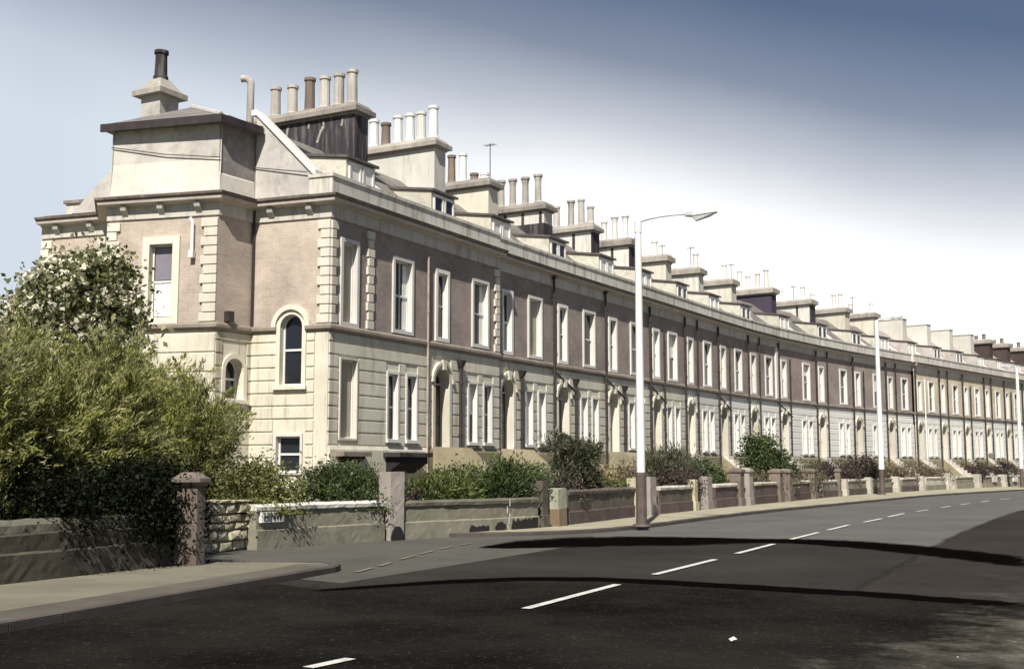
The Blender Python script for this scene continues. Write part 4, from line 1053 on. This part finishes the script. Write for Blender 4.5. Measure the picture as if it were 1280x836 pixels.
# street name plate
a = wl_pt(wl_at(324.5)); b = wl_pt(wl_at(353)); ang = math.atan2(b[1]-a[1], b[0]-a[0]); Ls = math.dist(a, b)
nx, ny = math.sin(ang), -math.cos(ang)
sg = empty('street_sign', (a[0]+nx*.02, a[1]+ny*.02, .56), ang); tag(sg, 'small white street name plate with black capitals on the garden wall', 'street sign')
mb = MB(); mb.box(0, Ls, -.02, .06, 0, .21); mb.build('plate', M['signw'], sg)
cu = bpy.data.curves.new('sign_lettering', 'FONT'); cu.body = 'HINW'; cu.size = .24; cu.extrude = .004; cu.align_x = 'CENTER'; cu.space_character = 1.05; cu.offset = .008
to = bpy.data.objects.new('tmp', cu); COL.objects.link(to); bpy.context.view_layer.update()
me = bpy.data.meshes.new_from_object(to.evaluated_get(bpy.context.evaluated_depsgraph_get())); bpy.data.objects.remove(to)
lt = bpy.data.objects.new('lettering', me); COL.objects.link(lt); lt.parent = sg; lt.location = (Ls*.5, -.022, .03); lt.rotation_euler = (R(90),0,0); me.materials.clear(); me.materials.append(M['ink'])
lt.scale = (.78,1,1)
# left foreground wall and its corner pier
root = empty('garden_wall', (-6.98, 16.27, .08)); tag(root, 'dark stepped stone wall in the left foreground below the feathery bushes', 'garden wall', GWG)
pl = [(-22,-16),(-13.9,1.2),(-6.98,16.27),(-5.55,19.35)]; lp = [(x+6.98, y-16.27) for x, y in pl]; lp = resample(lp, 1.2)
for nm, prof, mt in (('lower_course', [(-.5,0),(0,0),(0,.40),(-.06,.43),(-.5,.43)], 'stone_l'), ('upper_course', [(-.5,.432),(-.062,.432),(-.062,.66),(-.10,.69),(-.5,.69)], 'stone_l'), ('coping', [(-.5,.692),(-.102,.692),(-.104,.80),(-.16,.87),(-.5,.87)], 'stone_m')):
    mb = MB(); rnd = random.Random(4); mb.sweep([(x+rnd.uniform(-.008,.008), y) for x, y in lp], prof); mb.build(nm, M[mt], root, rough=.018)
lp2 = [(x-5.55+6.98-.0, y) for x, y in [(0,0)]]
mb = MB(); T = Matrix.Translation((-5.55+6.98, 19.35-16.27, 0)) @ Matrix.Rotation(R(166), 4, 'Z'); mb.T = T; mb.box(.2, 12, -.15, .15, 0, .85); mb.build('return_wall', M['stone_d'], root)
pp = (-5.33, 19.6); ap = R(64)
root = empty('gate_pier', (*pp, .08), ap); tag(root, 'brown octagonal capped pier ending the left foreground wall', 'gate pier', 'gate piers along the front walls')
mb = MB(); n8 = [(.235*math.cos(math.pi/8+i*math.pi/4)/math.cos(math.pi/8), .235*math.sin(math.pi/8+i*math.pi/4)/math.cos(math.pi/8)) for i in range(8)]
def oct_prism(mb, s0, z0, s1, z1):
    p = [(x*s0,y*s0,z0) for x, y in n8]+[(x*s1,y*s1,z1) for x, y in n8]
    mb.faces(p, [tuple(range(8))[::-1], tuple(range(8,16))]+[(i,(i+1)%8,8+(i+1)%8,8+i) for i in range(8)])
oct_prism(mb, 1.04, 0, .96, 1.30); mb.build('shaft', M['stone_b'], root, rough=.012)
mb = MB(); oct_prism(mb, 1.05, 1.302, 1.28, 1.36); oct_prism(mb, 1.34, 1.362, 1.34, 1.43); oct_prism(mb, 1.26, 1.432, .55, 1.53); mb.build('cap_stone', M['stone_b'], root, bevel=.008)

# ------------------------------------------------------------------ lamp posts
def lamp(u, v, H, label, r0=.09, r1=.118, arm=2.0, headl=.85, rise=.42, basem='post_b', baseh=1.45, ang=None):
    x, y = G(u, v, PV)
    root = empty('street_lamp', (x, y, PV), R(-28) if ang is None else ang); tag(root, label, 'street lamp', 'street lamps along the pavement')
    mb = MB(); mb.tube([(0,0,baseh),(0,0,H)], [r1,r0], 16, cap=False); mb.build('post', M['post'], root, smooth=True)
    mb = MB(); mb.tube([(0,0,0),(0,0,baseh-.06),(0,0,baseh)], [.15,.145,.13], 12); mb.tube([(0,0,0),(0,0,.06)], [.24,.22], 12); mb.build('post_base', M[basem], root)
    mb = MB(); mb.tube([(0,0,H-.3),(0,0,H+.02)], [r0*1.15,r0*1.1], 12); mb.build('collar', M['post'], root)
    mb = MB(); pts = [(0,0,H),(.08,0,H+.02),(.3,0,H+rise*.45),(arm*.45,0,H+rise*.8),(arm*.75,0,H+rise),(arm,0,H+rise*.96)]
    mb.tube(pts, [.034,.03,.026,.023,.022,.022], 8); mb.build('arm', M['metal'], root, smooth=True)
    mb = MB(); z = H+rise*.96
    mb.faces([(arm-.1,-.06,z-.05),(arm-.1,.06,z-.05),(arm-.1,.06,z+.05),(arm-.1,-.06,z+.05),
              (arm+.15,-.15,z-.06),(arm+.15,.15,z-.06),(arm+.15,.11,z+.10),(arm+.15,-.11,z+.10),
              (arm+headl,-.12,z+.02),(arm+headl,.12,z+.02),(arm+headl,.09,z+.12),(arm+headl,-.09,z+.12)],
             [(0,1,2,3),(0,4,5,1),(1,5,6,2),(2,6,7,3),(3,7,4,0),(4,8,9,5),(5,9,10,6),(6,10,11,7),(7,11,8,4),(8,11,10,9)])
    hd = mb.build('lantern', M['metal'], root, bevel=.015)
    mb = MB(); mb.faces([(arm+.1,-.13,z-.062),(arm+.1,.13,z-.062),(arm+headl-.05,.1,z+.012),(arm+headl-.05,-.1,z+.012),(arm+.2,-.09,z-.19),(arm+.2,.09,z-.19),(arm+headl-.2,.06,z-.08),(arm+headl-.2,-.06,z-.08)],
                        [(0,1,5,4),(1,2,6,5),(2,3,7,6),(3,0,4,7),(4,5,6,7),(0,3,2,1)]); mb.build('lens', M['lens'], hd)
    return root
lamp(802, 657.5, 8.36, 'nearest tall white lamp post with brown base on the pavement', arm=1.4, headl=.78, rise=.16, ang=R(-12))
lamp(1103, 618, 10.1, 'middle white lamp post before the far end of the brick row', arm=.9, headl=.6, rise=.12, ang=R(-25), r0=.11, r1=.165)
lamp(1278, 609, 9.3, 'far white lamp post at the right edge of the photo', arm=.5, headl=.7, rise=.12, ang=R(150), r0=.11, r1=.16)

# ------------------------------------------------------------------ plants
def foliage(name, mat, parent, blobs, n, size, seed, style='leaf', clump=.22, aspect=.5, per=45, shell=.45):
    rg = np.random.default_rng(seed)
    w = np.array([b[3]*b[4]*b[5] for b in blobs])**.67; w /= w.sum()
    nc = max(6, n//per); bi = rg.choice(len(blobs), nc, p=w)
    B = np.array([b[:6] for b in blobs])[bi]
    d = rg.normal(size=(nc,3)); d /= np.linalg.norm(d, axis=1)[:,None]
    r = shell+(1-shell)*rg.random(nc)**.6
    r *= 1+rg.normal(0, .07, nc)
    cc = B[:,:3]+d*r[:,None]*B[:,3:6]
    csz = rg.uniform(.5, 1.5, nc)*clump
    ci = rg.integers(0, nc, n)
    p = cc[ci]+rg.normal(size=(n,3))*csz[ci][:,None]*np.array([1,1,.8])
    p[:,2] = np.maximum(p[:,2], .03)
    out = d[ci]
    if style == 'plume':
        cax = np.array([0,0,.75])+d*.75+rg.normal(size=(nc,3))*.3; cax /= np.linalg.norm(cax, axis=1)[:,None]
        tt = rg.uniform(-1, 1, n); cl_ = rg.uniform(.6,1.5,nc)*clump*1.9
        p = cc[ci]+cax[ci]*(tt*cl_[ci])[:,None]+rg.normal(size=(n,3))*(clump*.30*(1.15-tt))[:,None]
        p[:,2] -= np.maximum(tt,0)**2*.12
        ax = cax[ci]+rg.normal(size=(n,3))*.42
    elif style == 'blade':
        ax = np.array([0,0,1.0])+out*.55+rg.normal(size=(n,3))*.32
    elif style == 'spike':
        ax = out*1.0+np.array([0,0,.35])+rg.normal(size=(n,3))*.35
    else:
        ax = rg.normal(size=(n,3))+out*.3
    ax /= np.linalg.norm(ax, axis=1)[:,None]
    sd = np.cross(ax, rg.normal(size=(n,3))+out*.6); sd /= np.linalg.norm(sd, axis=1)[:,None]+1e-9
    L = size*rg.uniform(.55, 1.35, n); Wd = L*aspect
    v = np.empty((n,4,3))
    v[:,0] = p-ax*L[:,None]*.5; v[:,2] = p+ax*L[:,None]*.5
    nr = np.cross(ax, sd)
    v[:,1] = p+sd*Wd[:,None]*.5+nr*L[:,None]*.08; v[:,3] = p-sd*Wd[:,None]*.5+nr*L[:,None]*.08
    me = bpy.data.meshes.new(name); me.vertices.add(n*4); me.loops.add(n*4); me.polygons.add(n)
    me.vertices.foreach_set('co', v.reshape(-1)); me.loops.foreach_set('vertex_index', np.arange(n*4, dtype=np.int32))
    me.polygons.foreach_set('loop_start', np.arange(0, n*4, 4, dtype=np.int32)); me.polygons.foreach_set('loop_total', np.full(n, 4, dtype=np.int32))
    me.materials.append(mat); me.update(calc_edges=True); me.validate()
    o = bpy.data.objects.new(name, me); COL.objects.link(o)
    if parent: o.parent = parent
    return o
def stems(parent, blobs, seed, h0=.0, r=.035, nper=4, name='stems', trunk=None):
    rnd = random.Random(seed); mb = MB()
    if trunk: mb.tube([(0,0,h0),(.03,.02,trunk*.5),(0,0,trunk)], [r*2.2,r*1.8,r*1.5], 8)
    for b in blobs:
        for _ in range(nper):
            e = Vector((b[0]+rnd.uniform(-.5,.5)*b[3], b[1]+rnd.uniform(-.5,.5)*b[4], b[2]+rnd.uniform(-.1,.75)*b[5]))
            s = Vector((0,0,trunk)) if trunk else Vector((b[0]*.6+rnd.uniform(-.1,.1), b[1]*.6+rnd.uniform(-.1,.1), h0))
            m = s+(e-s)*.5+Vector((rnd.uniform(-.15,.15), rnd.uniform(-.15,.15), .15))
            mb.tube([s, m, e], [r, r*.7, r*.25], 6)
    return mb.build(name, M['bark'], parent)
def shrub(name, label, loc, blobs, n, size, mat, seed, cat='shrub', group=None, style='leaf', clump=.22, aspect=.5, per=45, nstem=3, extra=None, shell=.45, r=.025):
    root = empty(name, loc); tag(root, label, cat, group)
    foliage('leaves', M[mat], root, blobs, n, size, seed, style, clump, aspect, per, shell)
    if nstem: stems(root, blobs, seed, r=r, nper=nstem)
    if extra:
        for nm, m2, n2, s2, st, sh in extra: foliage(nm, M[m2], root, blobs, n2, s2, seed+50, st, clump*.9, .8, 6, sh)
    return root
BG = 'feathery bushes behind the left wall'
def fb(u, Y, label, blobs, n, seed, mat='leaf_f', size=.15, aspect=.17, dark=None):
    n = int(n*1.3); size = .125
    x, y = at_depth(u, Y)
    o = shrub('feathery_bush', label, (x, y, .1), blobs, n, size, mat, seed, 'bush', BG, 'plume', .25, aspect, 120, 5, None, .35, .03)
    foliage('pale_tips', M['leaf_tip'], o, [(b[0],b[1],b[2]+.12,b[3],b[4],b[5]) for b in blobs], n//3, size*.9, seed+70, 'plume', .22, aspect, 80, .88)  # light on the bush tops put into paler tip leaves
    return o
fb(30, 19.3, 'feathery green bush at the left edge behind the dark stepped wall', [(0,0,2.2,1.4,1.1,1.0),(-.3,0,2.9,1.0,.9,.85),(.8,.2,2.0,.9,.9,1.0)], 34000, 1)
fb(118, 20.6, 'feathery bush in the middle of the mass behind the stepped wall', [(0,0,2.1,1.3,1.1,1.1),(.2,0,2.9,.95,.9,.75),(-.8,.1,2.2,.9,.9,.9)], 34000, 2)
fb(222, 24.9, 'rightmost feathery bush leaning out over the brown capped pier', [(-.15,.2,2.45,1.0,.9,1.15),(.5,.2,2.35,.8,.7,.75),(-.8,0,2.2,1.05,.9,1.2),(.1,0,1.5,.8,.8,.9)], 34000, 3)
fb(-60, 17.6, 'feathery bush mostly cut off by the left edge of the photo', [(0,0,2.0,1.3,1.2,1.2),(0,0,2.6,1.1,1.0,.8)], 18000, 4)
for u, Y, lab, seed, w, hz in ((20,17.9,'dark evergreen shrub at the left edge, in shade behind the stepped wall',5,1.25,.80),(118,18.9,'dark evergreen shrub behind the middle of the stepped wall',6,1.15,.82),(178,19.8,'dark evergreen shrub just left of the brown capped pier',7,.8,.82)):  # added foliage, coloured near-black as the bushes' shaded lower part
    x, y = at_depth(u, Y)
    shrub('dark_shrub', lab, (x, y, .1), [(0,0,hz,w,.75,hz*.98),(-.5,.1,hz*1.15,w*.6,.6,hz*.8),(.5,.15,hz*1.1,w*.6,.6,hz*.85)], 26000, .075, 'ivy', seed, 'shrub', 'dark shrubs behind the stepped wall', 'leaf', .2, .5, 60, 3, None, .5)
# flowering tree behind them
x, y = at_depth(88, 27.5)
root = empty('flowering_tree', (x, y, 0)); tag(root, 'broad leaved tree with large pale blossoms before the end house', 'tree')
tb = [(.1,0,4.9,1.25,1.1,1.0),(-.9,.1,4.1,1.0,1.0,1.0),(.75,-.1,4.1,.85,.9,1.1),(0,0,3.4,1.4,1.2,.9),(-1.9,.2,3.7,.8,.8,.7),(.5,0,5.5,.7,.7,.5)]
tb = [(a,b,c+.75,e,f_,g) for a,b,c,e,f_,g in tb]
foliage('crown', M['leaf_t'], root, tb, 17000, .155, 21, 'leaf', .26, .62, 30, .35)
foliage('blossoms', M['bloom'], root, tb, 8000, .13, 22, 'leaf', .13, .8, 16, .97)
stems(root, tb, 23, 0, .05, 4, 'trunk', 2.9)
# garden plants standing on the raised soil
def gp(u, Y, z=.7): x, y = at_depth(u, Y); return (x, y, z)
def gdepth(u, back=.8):
    best = None
    for k in range(int(len(wl)*4)-8):
        i = k/4; p = wl_pt(i); q = wl_pt(i+.5); t = Vector((q[0]-p[0], q[1]-p[1])).normalized()
        x, y = p[0]-t.y*back, p[1]+t.x*back; e = abs(proj_u(x, y, 1.2)-u)
        if best is None or e < best[0]: best = (e, x, y)
    return best[1:]
def gplant(u, back, name, label, blobs, n, size, mat, seed, z=.7, **kw):
    p = gdepth(u, back); return shrub(name, label, (p[0], p[1], z), blobs, n, size, mat, seed, **kw)
def rot(b, a=R(62)): 
    return [(x*math.cos(a)-y*math.sin(a), x*math.sin(a)+y*math.cos(a), z, rx, ry, rz) for x, y, z, rx, ry, rz in b]
gplant(300, .9, 'hedge', 'light yellow green hedge above the rubble wall end', rot([(-.7,0,.45,.7,.7,.65),(0,0,.55,.8,.7,.65),(.8,0,.5,.75,.65,.55),(.4,-.35,.15,.8,.5,.5),(-.1,-.5,-.05,.6,.4,.4)]), 11000, .085, 'leaf_y', 31, cat='hedge', clump=.14)
gplant(425, 1.0, 'hedge', 'clipped dark green hedge left of the tall pinkish pier', rot([(-.85,0,.45,.62,.6,.5),(-.25,0,.5,.65,.65,.52),(.35,0,.5,.65,.65,.52),(.85,0,.42,.5,.55,.45),(-.45,0,.65,.5,.5,.4),(.3,0,.68,.5,.5,.36),(-.2,-.45,.1,.75,.35,.35)]), 19000, .075, 'leaf_d', 32, cat='hedge', clump=.12, shell=.6)
gplant(546, 1.0, 'shrub', 'low green strappy shrub right of the tall pinkish pier', rot([(-.5,0,.25,.65,.6,.45),(.35,0,.3,.75,.6,.5),(1.0,.1,.2,.5,.5,.4)]), 9000, .15, 'leaf_h', 33, style='spike', aspect=.2, clump=.15)
gplant(513, .7, 'plum_plant', 'small dark plum plant tucked behind the tall pinkish pier', [(0,0,.2,.25,.25,.32)], 600, .09, 'leaf_p', 34, cat='plant', clump=.1)
gplant(634, 1.0, 'shrub', 'round dark shrub overhanging the cracked grey wall', rot([(-.5,0,.35,.8,.7,.65),(.5,0,.3,.95,.75,.65),(1.1,-.1,.1,.6,.6,.5),(0,0,.75,.6,.6,.45)]), 10000, .13, 'leaf_d', 35, style='spike', aspect=.3, clump=.16)
gplant(716, 1.4, 'spiky_shrub', 'tall spiky grey green shrub with tufted branch heads before a doorway', [(-.55,-.5,1.75,.38,.38,.34),(.1,.2,1.75,.42,.4,.36),(.55,.5,1.35,.45,.4,.4),(0,0,1.15,.6,.55,.5),(-.35,-.3,.75,.5,.5,.45),(.5,.3,.6,.45,.5,.5)], 7000, .17, 'leaf_g', 36, style='spike', aspect=.2, clump=.12, nstem=4, r=.035)
gplant(706, .55, 'plum_plant', 'plum leaved plant hanging above the leaning squat pier', rot([(0,0,.2,.55,.4,.4),(.5,0,.1,.4,.35,.4)]), 2600, .09, 'leaf_p', 37, cat='plant', clump=.12)
gplant(762, .8, 'hedge', 'low flat topped yellow green hedge left of the near lamp post', rot([(-.8,0,.3,.6,.4,.3),(0,0,.32,.65,.4,.3),(.8,0,.3,.6,.4,.3)]), 5500, .075, 'leaf_y', 38, cat='hedge', clump=.1)
gplant(838, 1.6, 'shrub', 'large grey green shrub right of the near lamp post', rot([(-.9,0,.9,.9,.8,.75),(.2,0,.95,1.0,.8,.8),(1.1,0,.75,.8,.7,.65)]), 9000, .2, 'leaf_g', 39, style='blade', aspect=.16, clump=.22)
gplant(846, .7, 'hedge', 'low dark plum hedge in front of the large grey green shrub', rot([(-.8,0,.35,.8,.5,.5),(.3,0,.4,.85,.5,.5),(1.1,0,.35,.6,.5,.45)]), 7000, .1, 'leaf_p', 40, cat='hedge', clump=.13)
gplant(883, 1.3, 'shrub', 'small round dark shrub above the squat block pier', [(0,0,.55,.65,.65,.65)], 4000, .12, 'leaf_d', 41, clump=.14)
gplant(905, 1.0, 'dry_grass', 'tuft of dry pale grass right of the squat block pier', rot([(-.4,0,.3,.5,.4,.45),(.5,0,.3,.6,.4,.4)]), 1800, .3, 'leaf_o', 42, cat='grass tuft', style='blade', aspect=.06, clump=.2, nstem=0)
p = gdepth(957, 1.9)
root = empty('evergreen_tree', (p[0], p[1], .6)); tag(root, 'bushy evergreen tree in a front garden, mid terrace', 'tree')
tb = [(0,0,1.6,1.0,.9,1.0),(-.45,-.4,1.0,.85,.8,.8),(.7,.5,1.1,.85,.8,.85),(-.4,-.2,2.2,.65,.6,.55),(.9,.6,.6,.7,.6,.6)]
foliage('crown', M['leaf_d'], root, tb, 10000, .15, 43, 'leaf', .22, .5, 40, .45); stems(root, tb, 44, 0, .05, 3, 'trunk', .6)
HG = 'hedges along the far front gardens'
for u, mat, lab, nn, hz in ((960,'leaf_m','low brownish mauve hedge under the evergreen tree',3000,.32),(1000,'leaf_m','brownish mauve hedge between the two brown pier pairs and the plum hedge',4200,.42),(1042,'leaf_p','plum hedge above the thin upright stone post',5200,.62),
                            (1078,'leaf_p','tallest plum hedge, left of the middle lamp post',6000,.85),(1122,'leaf_m','straggly brownish mauve shrub just right of the middle lamp post',3500,.6),(1168,'leaf_m','low brownish mauve hedge above the palest wall',3500,.45),
                            (1222,'leaf_p','far plum hedge left of the last pale pier',4500,.7),(1256,'leaf_p','farthest plum hedge by the right edge',4500,.75)):
    gplant(u, .9, 'hedge', lab, rot([(-1.6,0,hz*.75,1.0,.6,hz*.8),(-.4,.1,hz,1.1,.7,hz),(.9,0,hz*.9,1.1,.6,hz*.9),(1.9,0,hz*.7,.8,.6,hz*.7)], R(55)), nn, .13, mat, 60+u, cat='hedge', group=HG, clump=.2, nstem=2)
for u, bk, mat, lab, nn, hz, w in ((580,1.9,'leaf_h','rounded fresh green shrub before the first steps wall',5000,.55,1.0),(662,1.7,'leaf_d','dark shrub filling the garden left of the spiky shrub',5000,.5,.9),(788,2.0,'leaf_m','twiggy brownish mauve shrub left of the near lamp post',3600,.6,.8),
                            (745,2.2,'leaf_o','dry tawny shrub against the steps wall right of the spiky shrub',3600,.5,1.0),(1100,2.2,'leaf_o','tawny shrub behind the middle lamp post',3600,.7,1.2),(1145,2.0,'leaf_m','brownish mauve shrub between the middle lamp and the palest wall',3600,.7,1.2),(1195,2.2,'leaf_o','tawny shrub behind the far pier pair',3600,.7,1.3),(1020,2.4,'leaf_g','grey green shrub behind the broad brown pier',3600,.7,1.2)):
    gplant(u, bk, 'shrub', lab, rot([(-w*.6,0,hz*.7,w*.7,.6,hz*.8),(w*.3,.1,hz*.9,w*.8,.7,hz)], R(58)), nn, .11, mat, 300+u, clump=.17, nstem=3, group='small shrubs in the front gardens')
# paper litter on the road
x, y = G(917, 804, 0); mb = MB(); rnd = random.Random(9)
pts = [(math.cos(i*.785)*rnd.uniform(.03,.055), math.sin(i*.785)*rnd.uniform(.02,.035), rnd.uniform(.002,.035)) for i in range(8)]
mb.faces(pts+[(0,0,.05),(0,0,0)], [(i,(i+1)%8,8) for i in range(8)]+[((i+1)%8,i,9) for i in range(8)])
o = mb.build('paper_scrap', M['litter']); o.location = (x, y, .02); tag(o, 'crumpled white paper scrap on the dark road surface', 'litter')

# ------------------------------------------------------------------ light, sky, camera
AZ, EL = 190.0, 47.0           # sun azimuth clockwise from +Y, elevation
sd = Vector((math.sin(R(AZ))*math.cos(R(EL)), math.cos(R(AZ))*math.cos(R(EL)), math.sin(R(EL))))
L = bpy.data.lights.new('sun', 'SUN'); L.energy = 5.0; L.angle = R(.6); L.color = (1, .95, .86)
so = bpy.data.objects.new('sun', L); COL.objects.link(so); so.rotation_euler = sd.to_track_quat('Z', 'Y').to_euler()
Wd = bpy.data.worlds.new('World'); SC.world = Wd; Wd.use_nodes = True; nt = Wd.node_tree
bg = nt.nodes['Background']; bg.inputs['Strength'].default_value = .10
sk = N(nt, 'ShaderNodeTexSky'); sk.sky_type = 'NISHITA'; sk.sun_disc = False; sk.sun_elevation = R(EL); sk.sun_rotation = R(AZ); sk.dust_density = 1.2
tc = N(nt, 'ShaderNodeTexCoord'); sp = N(nt, 'ShaderNodeSeparateXYZ'); nt.links.new(tc.outputs['Generated'], sp.inputs[0])
def mth(op, a, b=None):
    m = N(nt, 'ShaderNodeMath', operation=op)
    for i, v in enumerate((a, b)):
        if v is None: continue
        if hasattr(v, 'node'): nt.links.new(v, m.inputs[i])
        else: m.inputs[i].default_value = v
    return m.outputs[0]
# thin bright cloud veil low in the sky, higher on the left
nz = noise(nt, tc.outputs['Generated'], 2.2, 5, .55)
h = mth('ADD', sp.outputs['Z'], mth('MULTIPLY', sp.outputs['X'], .23))
h = mth('ADD', h, mth('MULTIPLY', mth('SUBTRACT', nz, .5), .05))
veil = ramp(nt, h, ((.19, (1,1,1)), (.245, (.82,.82,.82)), (.30, (.42,.42,.42)), (.355, (.12,.12,.12)), (.42, (.0,.0,.0))))
front = ramp(nt, sp.outputs['Y'], ((.0, (.12,.12,.12)), (.55, (1,1,1))))  # veil thinned behind the camera to lower fill light on the walls
veil = mixc(nt, 1.0, veil, front, 'MULTIPLY')
skc = mixc(nt, .62, mixc(nt, 1.0, sk.outputs[0], (.55,.60,.66), 'MULTIPLY'), (.75,1.0,1.6))
vcol = ramp(nt, mth('ADD', mth('MULTIPLY', sp.outputs['X'], 1.4), .5), ((.0, (.50,.56,.63)), (.25,(.66,.70,.75)), (.6, (.96,.96,.96))))
vcol = mixc(nt, 1.0, vcol, (10,10,10), 'MULTIPLY')
nt.links.new(mixc(nt, veil, skc, vcol), bg.inputs['Color'])
cam = bpy.data.cameras.new('camera'); co = bpy.data.objects.new('camera', cam); COL.objects.link(co)
co.location = (0,0,EYE); co.rotation_euler = (R(90)+PITCH, 0, 0)
cam.sensor_width = 36; cam.lens = 36*F/1280; cam.clip_end = 4000; cam.clip_start = .1
SC.camera = co
vs = SC.view_settings; vs.view_transform = 'Standard'; vs.look = 'None'; vs.exposure = 0.40; vs.gamma = 1; vs.use_curve_mapping = False
SC.render.resolution_x, SC.render.resolution_y = 1024, 668
